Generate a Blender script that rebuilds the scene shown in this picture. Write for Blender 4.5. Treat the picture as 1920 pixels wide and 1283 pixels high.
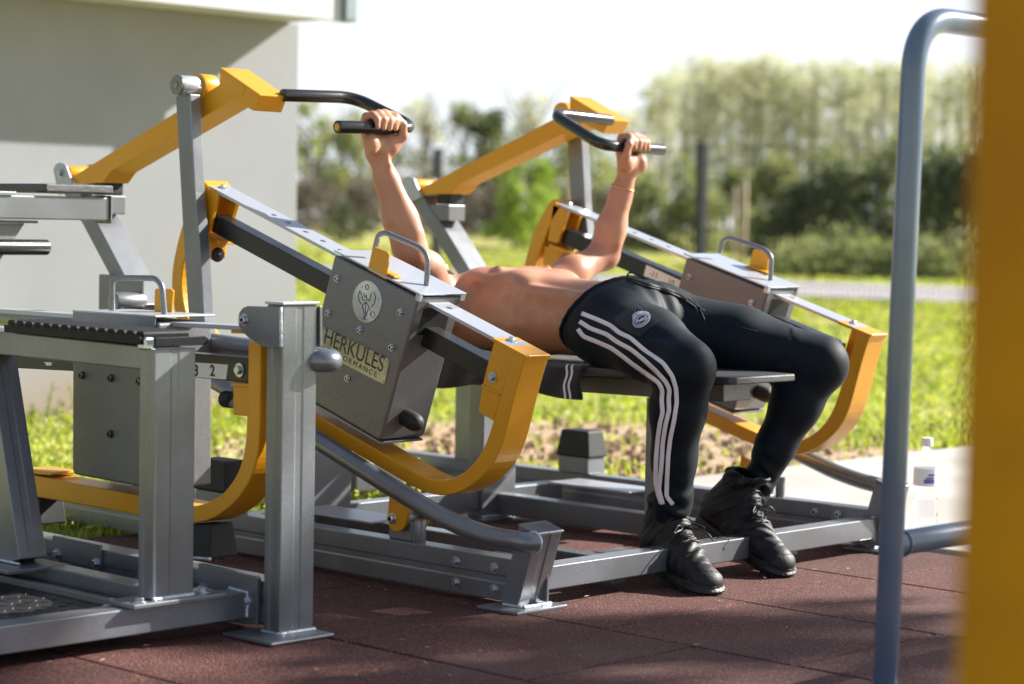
import bpy, bmesh, math, random
import numpy as np
from mathutils import Vector, Matrix
from mathutils.bvhtree import BVHTree
random.seed(7); rng = np.random.default_rng(7)
for o in list(bpy.data.objects): bpy.data.objects.remove(o)
scn = bpy.context.scene; COL = scn.collection
# ------------------------------------------------------------------ camera
FPX, CX, CY, CH, YH, YAW, ROLL = 4090., 960., 641.5, .88, 421., .7662, .0184
_th = math.atan((CY-YH)/FPX)
F0 = Vector((-math.sin(YAW), math.cos(YAW), 0)); R0 = Vector((math.cos(YAW), math.sin(YAW), 0)); ZZ = Vector((0, 0, 1))
CF = F0*math.cos(_th)-ZZ*math.sin(_th); U0 = ZZ*math.cos(_th)+F0*math.sin(_th)
CR = R0*math.cos(ROLL)+U0*math.sin(ROLL); CU = -R0*math.sin(ROLL)+U0*math.cos(ROLL)
CAM = Vector((0, 0, CH))
cd = bpy.data.cameras.new('camera'); cam = bpy.data.objects.new('camera', cd); COL.objects.link(cam); scn.camera = cam
cam.matrix_world = Matrix(((CR.x, CU.x, -CF.x, CAM.x), (CR.y, CU.y, -CF.y, CAM.y), (CR.z, CU.z, -CF.z, CAM.z), (0, 0, 0, 1)))
cd.sensor_width = 36; cd.lens = FPX/1920*36; cd.clip_start = .05; cd.clip_end = 3000
cd.dof.use_dof = True; cd.dof.focus_distance = 5.15; cd.dof.aperture_fstop = 2.9
# ------------------------------------------------------------------ sun, sky, exposure
SUN_AZ, SUN_EL = math.radians(66), math.radians(31)     # azimuth to the right of the viewing direction
sd = (F0*math.cos(SUN_AZ)+R0*math.sin(SUN_AZ))*math.cos(SUN_EL)+ZZ*math.sin(SUN_EL)
sl = bpy.data.lights.new('sun', 'SUN'); sun = bpy.data.objects.new('sun', sl); COL.objects.link(sun)
sl.energy = 5.0; sl.angle = math.radians(.55); sl.color = (1, .96, .89)
sun.rotation_euler = sd.to_track_quat('Z', 'Y').to_euler(); sun.location = (0, 0, 30)
w = bpy.data.worlds.new('World'); scn.world = w; w.use_nodes = True
nt = w.node_tree; N = nt.nodes; L = nt.links; N.clear()
wo = N.new('ShaderNodeOutputWorld'); bg = N.new('ShaderNodeBackground'); sk = N.new('ShaderNodeTexSky')
sk.sky_type = 'NISHITA'; sk.sun_disc = False; sk.sun_elevation = SUN_EL
sk.sun_rotation = math.atan2(sd.x, sd.y); sk.air_density = 1.0; sk.dust_density = 1.5
tc = N.new('ShaderNodeTexCoord'); sp = N.new('ShaderNodeSeparateXYZ'); L.new(tc.outputs['Generated'], sp.inputs[0])
# thin bright cloud veil, thick towards the horizon
mp = N.new('ShaderNodeMapping'); mp.inputs['Scale'].default_value = (1, 1, 3.2); L.new(tc.outputs['Generated'], mp.inputs[0])
no = N.new('ShaderNodeTexNoise'); no.inputs['Scale'].default_value = 2.6; no.inputs['Detail'].default_value = 6; L.new(mp.outputs[0], no.inputs['Vector'])
mr = N.new('ShaderNodeMapRange'); mr.inputs[1].default_value = 0.085; mr.inputs[2].default_value = .18; mr.inputs[3].default_value = 1.02; mr.inputs[4].default_value = .1; L.new(sp.outputs['Z'], mr.inputs[0])
ad = N.new('ShaderNodeMath'); ad.operation = 'MULTIPLY_ADD'; ad.use_clamp = True; L.new(no.outputs[0], ad.inputs[0]); ad.inputs[1].default_value = .5
sb = N.new('ShaderNodeMath'); sb.operation = 'SUBTRACT'; L.new(mr.outputs[0], sb.inputs[0]); sb.inputs[1].default_value = .25; L.new(sb.outputs[0], ad.inputs[2])
mx = N.new('ShaderNodeMixRGB'); L.new(ad.outputs[0], mx.inputs[0]); L.new(sk.outputs[0], mx.inputs[1]); mx.inputs[2].default_value = (7.4, 7.8, 8.2, 1)
L.new(mx.outputs[0], bg.inputs[0]); bg.inputs[1].default_value = .058; L.new(bg.outputs[0], wo.inputs[0])
scn.view_settings.view_transform = 'Standard'; scn.view_settings.look = 'None'; scn.view_settings.exposure = 1.32; scn.view_settings.gamma = 1
scn.view_settings.use_curve_mapping = False

# ------------------------------------------------------------------ pixel-ray helpers (photo pixels -> points on real planes)
def ray(px, py): return CF+CR*((px-CX)/FPX)-CU*((py-CY)/FPX)
def PY(px, py, y): d = ray(px, py); return CAM+d*(y/d.y)
def PX(px, py, x): d = ray(px, py); return CAM+d*(x/d.x)
def PZ(px, py, z=0.): d = ray(px, py); return CAM+d*((z-CH)/d.z)
def PD(px, py, dist): d = ray(px, py); return CAM+d*dist
def XZ(pts, y): return [(lambda q: (q.x, q.z))(PY(a, b, y)) for a, b in pts]
def YZ(pts, x): return [(lambda q: (q.y, q.z))(PX(a, b, x)) for a, b in pts]
def far(px, dist, z=0): q = PD(px, YH+.0184*(px-960), dist); return Vector((q.x, q.y, z))

# ------------------------------------------------------------------ materials
MAT = {}
def mat(name, base, rough=.5, metal=0., col2=None, nscale=8., nmix=(.35, .65), bump=0., bscale=200., bdist=.002, detail=6, spec=.5, sheen=0., coat=0., sss=0., trans=0., col3=None, n3scale=1.):
    if name in MAT: return MAT[name]
    m = bpy.data.materials.new(name); m.use_nodes = True; nt = m.node_tree; N = nt.nodes; L = nt.links
    b = N['Principled BSDF']; b.inputs['Base Color'].default_value = (*base, 1); b.inputs['Roughness'].default_value = rough; b.inputs['Metallic'].default_value = metal
    b.inputs['Specular IOR Level'].default_value = spec
    if sheen: b.inputs['Sheen Weight'].default_value = sheen; b.inputs['Sheen Roughness'].default_value = .4
    if coat: b.inputs['Coat Weight'].default_value = coat; b.inputs['Coat Roughness'].default_value = .12
    if sss: b.inputs['Subsurface Weight'].default_value = sss; b.inputs['Subsurface Radius'].default_value = (1, .35, .2); b.inputs['Subsurface Scale'].default_value = .012
    g = N.new('ShaderNodeNewGeometry')
    if col2:
        n = N.new('ShaderNodeTexNoise'); n.inputs['Scale'].default_value = nscale; n.inputs['Detail'].default_value = detail; L.new(g.outputs['Position'], n.inputs['Vector'])
        r = N.new('ShaderNodeMapRange'); r.inputs[1].default_value = nmix[0]; r.inputs[2].default_value = nmix[1]; L.new(n.outputs[0], r.inputs[0])
        x = N.new('ShaderNodeMixRGB'); x.inputs[1].default_value = (*base, 1); x.inputs[2].default_value = (*col2, 1); L.new(r.outputs[0], x.inputs[0])
        out = x.outputs[0]
        if col3:
            n3 = N.new('ShaderNodeTexNoise'); n3.inputs['Scale'].default_value = n3scale; n3.inputs['Detail'].default_value = 4; L.new(g.outputs['Position'], n3.inputs['Vector'])
            r3 = N.new('ShaderNodeMapRange'); r3.inputs[1].default_value = .42; r3.inputs[2].default_value = .62; L.new(n3.outputs[0], r3.inputs[0])
            x3 = N.new('ShaderNodeMixRGB'); L.new(out, x3.inputs[1]); x3.inputs[2].default_value = (*col3, 1); L.new(r3.outputs[0], x3.inputs[0]); out = x3.outputs[0]
        L.new(out, b.inputs['Base Color'])
    if rough > .12 and metal > 0:
        n = N.new('ShaderNodeTexNoise'); n.inputs['Scale'].default_value = 14; n.inputs['Detail'].default_value = 8; L.new(g.outputs['Position'], n.inputs['Vector'])
        r = N.new('ShaderNodeMapRange'); r.inputs[3].default_value = rough*.78; r.inputs[4].default_value = rough*1.3; L.new(n.outputs[0], r.inputs[0]); L.new(r.outputs[0], b.inputs['Roughness'])
    if bump:
        n = N.new('ShaderNodeTexNoise'); n.inputs['Scale'].default_value = bscale; n.inputs['Detail'].default_value = 3; L.new(g.outputs['Position'], n.inputs['Vector'])
        u = N.new('ShaderNodeBump'); u.inputs['Strength'].default_value = bump; u.inputs['Distance'].default_value = bdist; L.new(n.outputs[0], u.inputs['Height']); L.new(u.outputs[0], b.inputs['Normal'])
    if trans:
        t = N.new('ShaderNodeBsdfTranslucent'); ms = N.new('ShaderNodeMixShader'); ms.inputs[0].default_value = trans
        for l in b.inputs['Base Color'].links: L.new(l.from_socket, t.inputs[0])
        if not b.inputs['Base Color'].links: t.inputs[0].default_value = (*base, 1)
        L.new(b.outputs[0], ms.inputs[1]); L.new(t.outputs[0], ms.inputs[2]); L.new(ms.outputs[0], N['Material Output'].inputs[0])
    MAT[name] = m; return m
M_STEEL = mat('silver_grey_paint', (.27, .285, .31), .34, .5, (.18, .195, .22), 620, nmix=(.4, .6), bump=.2, bscale=800, bdist=.0007, coat=.25, col3=(.19, .195, .205), n3scale=5.)
M_ORANGE = mat('orange_paint', (.80, .375, .008), .36, .12, (.67, .30, .005), 420, bump=.15, bscale=420, bdist=.0008, coat=.2, col3=(.72, .32, .007), n3scale=8.)
M_BLACKPAINT = mat('black_gloss_paint', (.012, .012, .013), .27, 0., bump=.05, bscale=300, bdist=.0004, coat=.3)
M_RAIL = mat('black_rail_paint', (.010, .010, .012), .3, 0., (.014, .014, .016), 60)
M_HAMMER = mat('dark_grey_textured_paint', (.235, .235, .24), .40, .55, (.15, .15, .154), 620, nmix=(.4, .6), bump=.5, bscale=900, bdist=.001)
M_LID = mat('lid_silver_paint', (.50, .52, .56), .33, .45, (.46, .48, .52), 300, bump=.08, bscale=600, bdist=.0005)
M_ZINC = mat('zinc_bolt', (.55, .60, .66), .3, .95)
M_DKBOLT = mat('dark_bolt', (.12, .125, .135), .35, .8)
M_WELD = mat('bright_weld', (.60, .64, .70), .38, .6, bump=.8, bscale=260, bdist=.002)
M_BRUSH = mat('brushed_steel_plate', (.40, .40, .39), .24, 1., (.30, .30, .29), 90)
M_EMBLEM = mat('turned_steel_disc', (.50, .52, .54), .2, 1.)
_n = M_EMBLEM.node_tree; _b = _n.nodes['Principled BSDF']; _b.inputs['Anisotropic'].default_value = .9; _t = _n.nodes.new('ShaderNodeTangent'); _t.direction_type = 'RADIAL'; _t.axis = 'Z'; _n.links.new(_t.outputs[0], _b.inputs['Tangent'])
M_ENGRAVE = mat('engraved_dark', (.05, .05, .048), .5, .2)
M_RUBBER = mat('black_rubber', (.009, .009, .010), .62, 0., (.016, .016, .016), 120, bump=.3, bscale=300)
M_PAD = mat('dark_plastic_pad', (.05, .05, .052), .38, 0., (.085, .085, .088), 500, bump=.9, bscale=420, bdist=.002)
M_TUBEBLUE = mat('blue_grey_tube_paint', (.12, .17, .255), .3, .1, (.105, .15, .225), 12, coat=.5)
M_YELLOW = mat('yellow_ochre_paint', (.38, .17, .001), .65, 0., (.27, .11, .001), 5, spec=.2, bump=.1, bscale=60)
M_WHITE = mat('white_sticker', (.85, .84, .78), .45)
M_PRINT = mat('black_print', (.02, .02, .02), .5)
M_SKIN = mat('skin', (.56, .30, .185), .46, 0., (.46, .21, .125), 9, sss=.08, col3=(.50, .225, .14), n3scale=26., bump=.12, bscale=160, bdist=.0012, detail=3)
M_HAIR = mat('dark_hair', (.015, .011, .009), .5, bump=.8, bscale=300)
M_TROUSER = mat('navy_black_jersey', (.0014, .0056, .0105), .62, 0., (.0022, .0080, .0145), 160, bump=.3, bscale=900, bdist=.0006, sheen=.03, spec=.22)
M_STRIPE = mat('white_stripe', (.85, .82, .87), .75, 0., bump=.25, bscale=700, bdist=.0006)
M_SHOE = mat('black_leather', (.004, .0045, .005), .58, 0., (.009, .009, .010), 50, bump=.35, bscale=130, bdist=.002)
M_SOLE = mat('black_sole', (.012, .012, .013), .5, 0., bump=.3, bscale=200)
M_LACE = mat('black_lace', (.012, .012, .013), .42, bump=.4, bscale=900)
M_TOWEL = mat('charcoal_towel', (.018, .018, .020), .9, 0., (.032, .032, .034), 240, bump=1., bscale=500, bdist=.003, sheen=.4)
M_GOLD = mat('gold_chain', (.8, .5, .15), .25, 1.)
M_WALL = mat('pale_render', (.30, .315, .34), .85, 0., (.265, .28, .30), 2.2, col3=(.28, .288, .30), n3scale=.7, bump=.3, bscale=90, bdist=.003)
M_FASCIA = mat('white_fascia', (.55, .56, .58), .6, 0., (.5, .51, .53), 3)
M_GUTTER = mat('blue_grey_gutter', (.24, .30, .33), .4, .2)
M_ROOFTILE = mat('red_roof_tile', (.22, .06, .04), .7, 0., (.14, .04, .03), 8)
M_FENCE = mat('anthracite_fence', (.010, .013, .015), .45)
M_WOOD = mat('weathered_wood', (.52, .42, .30), .8, 0., (.38, .30, .21), 9, bump=.4, bscale=40)
M_BARK = mat('bark', (.16, .13, .10), .85, 0., (.10, .08, .06), 14, bump=.5, bscale=30, bdist=.01)
M_PATH = mat('pale_gravel_path', (.33, .30, .30), .9, 0., (.27, .245, .25), .8, bump=.3, bscale=30)
M_SOIL = mat('soil_clod', (.26, .17, .10), .95, 0., (.36, .26, .17), 9, bump=.7, bscale=60, bdist=.01)
M_STRAW = mat('dry_leaf', (.50, .38, .24), .8, 0., (.42, .30, .17), 30, trans=.2)
M_TRAY = mat('black_matt_paint', (.006, .006, .007), .5, 0., (.010, .010, .011), 90, spec=.25, bump=.2, bscale=500, bdist=.0006)
M_HOLE_SHADE = mat('hole_shade_black', (.01, .01, .011), .6)  # black painted in for the shade inside holes and slots

# ------------------------------------------------------------------ object helpers
WL = {}
def _place(o, wloc, parent):
    COL.objects.link(o); WL[o.name] = Vector(wloc)
    if parent is not None:
        o.parent = parent; o.location = Vector(wloc)-WL[parent.name]
    else: o.location = wloc
def thing(name, label, cat, loc=(0, 0, 0), group=None):
    o = bpy.data.objects.new(name, None); _place(o, loc, None); o.empty_display_size = .1
    o['label'] = label; o['category'] = cat
    if group: o['group'] = group
    return o
def tag(o, label, cat, group=None):
    o['label'] = label; o['category'] = cat
    if group: o['group'] = group
    return o
def mesh(name, verts, faces, m, parent=None, smooth=False, bevel=0., seg=2, recalc=True, origin=None, kind=None):
    V = [Vector(v) for v in verts]
    c = Vector(origin) if origin is not None else sum(V, Vector())/max(1, len(V))
    me = bpy.data.meshes.new(name); me.from_pydata([v-c for v in V], [], faces); me.update()
    if recalc:
        b = bmesh.new(); b.from_mesh(me); bmesh.ops.recalc_face_normals(b, faces=b.faces); b.to_mesh(me); b.free()
    if smooth: me.polygons.foreach_set('use_smooth', [True]*len(me.polygons))
    if m: me.materials.append(m)
    o = bpy.data.objects.new(name, me); _place(o, c, parent)
    if bevel:
        md = o.modifiers.new('bevel', 'BEVEL'); md.width = bevel; md.segments = seg; md.limit_method = 'ANGLE'; md.angle_limit = math.radians(38); md.harden_normals = False
    if kind: o['kind'] = kind
    return o
def npmesh(name, V, Fc, m, parent=None, smooth=False, kind=None, mats=None, midx=None):
    """fast mesh from numpy arrays; Fc (n,k)"""
    V = np.asarray(V, np.float32); Fc = np.asarray(Fc, np.int32); k = Fc.shape[1]
    c = V.mean(0); me = bpy.data.meshes.new(name)
    me.vertices.add(len(V)); me.vertices.foreach_set('co', (V-c).ravel())
    me.loops.add(Fc.size); me.loops.foreach_set('vertex_index', Fc.ravel())
    me.polygons.add(len(Fc)); me.polygons.foreach_set('loop_start', np.arange(0, Fc.size, k, dtype=np.int32)); me.polygons.foreach_set('loop_total', np.full(len(Fc), k, np.int32))
    if smooth: me.polygons.foreach_set('use_smooth', np.ones(len(Fc), bool))
    for mm in (mats or [m]): me.materials.append(mm)
    if midx is not None: me.polygons.foreach_set('material_index', np.asarray(midx, np.int32))
    me.update(calc_edges=True); me.validate()
    o = bpy.data.objects.new(name, me); _place(o, Vector([float(a) for a in c]), parent)
    if kind: o['kind'] = kind
    return o
def prismfaces(n):
    return [list(range(n))[::-1], [n+i for i in range(n)]]+[[i, (i+1) % n, n+(i+1) % n, n+i] for i in range(n)]
class Side:                                  # near side = identity, far side = mirrored about the bench, its lever slightly turned
    def __init__(s, far=False, ymid=4.325, th=.0288, ca=(-3.766, .646), cb=(-3.789, .650)): s.far = far; s.ym = ymid; s.th = th; s.ca = ca; s.cb = cb
    def __call__(s, x, y, z, g=None):
        if s.far:
            y = 2*s.ym-y
            if g == 'lever':
                c, n = math.cos(s.th), math.sin(s.th); dx, dz = x-s.ca[0], z-s.ca[1]
                x, z = c*dx-n*dz+s.cb[0], n*dx+c*dz+s.cb[1]
        return Vector((x, y, z))
ID = Side()
def prism(name, poly, y0, y1, m, parent=None, S=ID, g=None, bevel=.0015, **k):
    n = len(poly); V = [S(x, y0, z, g) for x, z in poly]+[S(x, y1, z, g) for x, z in poly]
    return mesh(name, V, prismfaces(n), m, parent, bevel=bevel, **k)
def prismx(name, poly, x0, x1, m, parent=None, S=ID, g=None, bevel=.0015, **k):
    n = len(poly); V = [S(x0, y, z, g) for y, z in poly]+[S(x1, y, z, g) for y, z in poly]
    return mesh(name, V, prismfaces(n), m, parent, bevel=bevel, **k)
def box(name, X, Y, Z, m, parent=None, S=ID, g=None, bevel=.0015, **k):
    return prism(name, [(X[0], Z[0]), (X[1], Z[0]), (X[1], Z[1]), (X[0], Z[1])], Y[0], Y[1], m, parent, S, g, bevel, **k)
def fillet(pts, rad, n=7):
    P = [Vector(p) for p in pts]; out = [P[0]]
    for i in range(1, len(P)-1):
        r = rad[i-1] if isinstance(rad, (list, tuple)) else rad
        a, b, c = P[i-1], P[i], P[i+1]; l = min(r, (a-b).length*.49, (c-b).length*.49)
        if l < 1e-4: out.append(b); continue
        s, e = b+(a-b).normalized()*l, b+(c-b).normalized()*l
        for j in range(n+1):
            t = j/n; out.append(s*(1-t)**2+b*(2*t*(1-t))+e*t*t)
    return out+[P[-1]]
def tube(name, pts, r, m, parent=None, rad=0., seg=18, n=7, rr=None, cap=True, closed=False):
    P = fillet(pts, rad, n) if rad else [Vector(p) for p in pts]
    V = []; Fc = []; T = (P[1]-P[0]).normalized(); up = Vector((0, 0, 1)) if abs(T.z) < .9 else Vector((1, 0, 0)); u = T.cross(up).normalized()
    for i, p in enumerate(P):
        t = (P[min(i+1, len(P)-1)]-P[max(i-1, 0)]).normalized()
        u = (u-t*u.dot(t)).normalized(); v = t.cross(u); q = rr[i] if rr else r
        for j in range(seg): a = 2*math.pi*j/seg; V.append(p+(u*math.cos(a)+v*math.sin(a))*q)
    for i in range(len(P)-1):
        for j in range(seg): Fc.append([i*seg+j, i*seg+(j+1) % seg, (i+1)*seg+(j+1) % seg, (i+1)*seg+j])
    if cap: Fc += [list(range(seg))[::-1], [(len(P)-1)*seg+j for j in range(seg)]]
    o = mesh(name, V, Fc, m, parent, smooth=True)
    if cap:
        md = o.modifiers.new('b', 'BEVEL'); md.width = min(.002, r*.2); md.segments = 2; md.limit_method = 'ANGLE'; md.angle_limit = math.radians(60)
    return o
def beam(name, A, B, wv, w, h, m, parent=None, groove='', gd=.0016, gw=.011, S=None, g=None, bevel=.003, ends=(0, 0)):
    """rectangular profile w (along wv) x h from A to B; groove 'w' cuts the faces with normal wv, 'h' the others"""
    if S: A = S(*A, g); B = S(*B, g); 
    A, B = Vector(A), Vector(B); d = (B-A).normalized(); wv = Vector(wv); wv = (wv-d*wv.dot(d)).normalized(); hv = d.cross(wv)
    a, b = w/2, h/2
    pr = []
    def side(p, q, nrm, gr):
        pr.append(p)
        if gr:
            mdp = ((p[0]+q[0])/2, (p[1]+q[1])/2); t = ((q[0]-p[0]), (q[1]-p[1])); l = math.hypot(*t); t = (t[0]/l, t[1]/l)
            for s, dd in ((-gw, 0), (-gw*.55, gd), (gw*.55, gd), (gw, 0)): pr.append((mdp[0]+t[0]*s-nrm[0]*dd, mdp[1]+t[1]*s-nrm[1]*dd))
    side((-a, -b), (a, -b), (0, -1), 'h' in groove); side((a, -b), (a, b), (1, 0), 'w' in groove)
    side((a, b), (-a, b), (0, 1), 'h' in groove); side((-a, b), (-a, -b), (-1, 0), 'w' in groove)
    V = [A+wv*p[0]+hv*p[1] for p in pr]+[B+wv*p[0]+hv*p[1] for p in pr]
    return mesh(name, V, prismfaces(len(pr)), m, parent, bevel=0 if groove else bevel, smooth=False) if not groove else _bev(mesh(name, V, prismfaces(len(pr)), m, parent), .0025)
def _bev(o, wd):
    md = o.modifiers.new('bevel', 'BEVEL'); md.width = wd; md.segments = 2; md.limit_method = 'ANGLE'; md.angle_limit = math.radians(60); return o
def lathe_mesh(name, prof, m, seg=20, smooth=True):
    V = []; Fc = []
    for r, z in prof:
        for j in range(seg): a = 2*math.pi*j/seg; V.append((r*math.cos(a), r*math.sin(a), z))
    for i in range(len(prof)-1):
        for j in range(seg): Fc.append([i*seg+j, i*seg+(j+1) % seg, (i+1)*seg+(j+1) % seg, (i+1)*seg+j])
    Fc += [list(range(seg))[::-1], [(len(prof)-1)*seg+j for j in range(seg)]]
    me = bpy.data.meshes.new(name); me.from_pydata(V, [], Fc); me.update()
    if smooth:
        me.polygons.foreach_set('use_smooth', [len(p.vertices) == 4 for p in me.polygons])
        me.set_sharp_from_angle(angle=math.radians(35)) if hasattr(me, 'set_sharp_from_angle') else None
    for mm in (m if isinstance(m, list) else [m]): me.materials.append(mm)
    return me
def bolt_mesh(name, kind, m):
    if kind == 'socket':
        me = lathe_mesh(name, [(1.35, 0), (1.35, .18), (1.0, .2), (1.0, .85), (.82, 1.0), (.48, 1.0), (.44, .55), (.05, .55)], [m, M_HOLE_SHADE], 16)
        for p in me.polygons:
            if all(me.vertices[i].co.z > .5 and (me.vertices[i].co.x**2+me.vertices[i].co.y**2) < .25 for i in p.vertices): p.material_index = 1  # socket recess painted black for its inner shade
        return me
    me = lathe_mesh(name, [(1.55, 0), (1.55, .2), (1.02, .22)], m, 18)
    b = bmesh.new(); b.from_mesh(me)
    vs = []
    for z, s in ((.2, 1.), (.85, 1.), (1.0, .84)):
        vs.append([b.verts.new((s*math.cos(k*math.pi/3), s*math.sin(k*math.pi/3), z)) for k in range(6)])
    for a in range(2):
        for k in range(6): b.faces.new([vs[a][k], vs[a][(k+1) % 6], vs[a+1][(k+1) % 6], vs[a+1][k]])
    b.faces.new(vs[2]); b.to_mesh(me); b.free(); return me
BM = {k: bolt_mesh('bolt_'+k[0]+k[1], k[0], k[2]) for k in ()}
B_HEX = bolt_mesh('hex_bolt', 'hex', M_ZINC); B_HEXD = bolt_mesh('hex_bolt_dark', 'hex', M_DKBOLT)
B_SOC = bolt_mesh('socket_bolt', 'socket', M_ZINC); B_SOCD = bolt_mesh('socket_bolt_dark', 'socket', M_DKBOLT)
def inst(name, me, loc, axis, s, parent=None, spin=None):
    o = bpy.data.objects.new(name, me); _place(o, Vector(loc), parent)
    q = Vector(axis).to_track_quat('Z', 'Y')
    o.rotation_mode = 'QUATERNION'; o.rotation_quaternion = q; o.scale = (s, s, s) if not isinstance(s, tuple) else s
    return o
def bolt(me, loc, axis, s, parent): return inst('bolt', me, loc, axis, s, parent)
def weld(parent, pts, r=.0032):
    P = []; 
    for i in range(len(pts)-1):
        a, b = Vector(pts[i]), Vector(pts[i+1]); n = max(2, int((b-a).length/.004))
        for k in range(n): P.append(a.lerp(b, k/n))
    P.append(Vector(pts[-1])); rr = [r*(.75+.45*random.random()) for _ in P]
    return tube('weld_seam', P, r, M_WELD, parent, seg=7, rr=rr)
def text(name, body, origin, u, v, size, m, parent, ext=.0004, spacing=1., bold=0., center=False, sx=1.):
    cu = bpy.data.curves.new(name, 'FONT'); cu.body = body; cu.size = size; cu.extrude = ext; cu.space_character = spacing; cu.offset = bold
    if center: cu.align_x = 'CENTER'; cu.align_y = 'CENTER'
    t = bpy.data.objects.new('t', cu); COL.objects.link(t)
    bpy.context.view_layer.update()
    me = bpy.data.meshes.new_from_object(t.evaluated_get(bpy.context.evaluated_depsgraph_get())); bpy.data.objects.remove(t)
    me.materials.clear(); me.materials.append(m)
    u, v = Vector(u).normalized(), Vector(v).normalized(); n = u.cross(v)
    Mx = Matrix(((u.x*sx, v.x, n.x), (u.y*sx, v.y, n.y), (u.z*sx, v.z, n.z)))
    for p in me.vertices: p.co = Mx @ p.co
    o = bpy.data.objects.new(name, me); _place(o, Vector(origin), parent); return o
def strip(name, pts, width, nrm, m, parent, off=.0005, closed=False, thick=.0004):
    """flat raised line along pts on a plane with normal nrm"""
    nrm = Vector(nrm); P = [Vector(p)+nrm*off for p in pts]; V = []; n = len(P)
    for i, p in enumerate(P):
        a = P[(i-1) % n] if closed or i > 0 else p; b = P[(i+1) % n] if closed or i < n-1 else p
        t = (b-a).normalized(); s = nrm.cross(t)*(width/2); V += [p-s, p+s, p+s+nrm*thick, p-s+nrm*thick]
    Fc = []
    for i in range(n if closed else n-1):
        a, b = i*4, ((i+1) % n)*4
        for k in range(4): Fc.append([a+k, a+(k+1) % 4, b+(k+1) % 4, b+k])
    if not closed: Fc += [[0, 1, 2, 3], [(n-1)*4+k for k in (3, 2, 1, 0)]]
    return mesh(name, V, Fc, m, parent)

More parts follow.
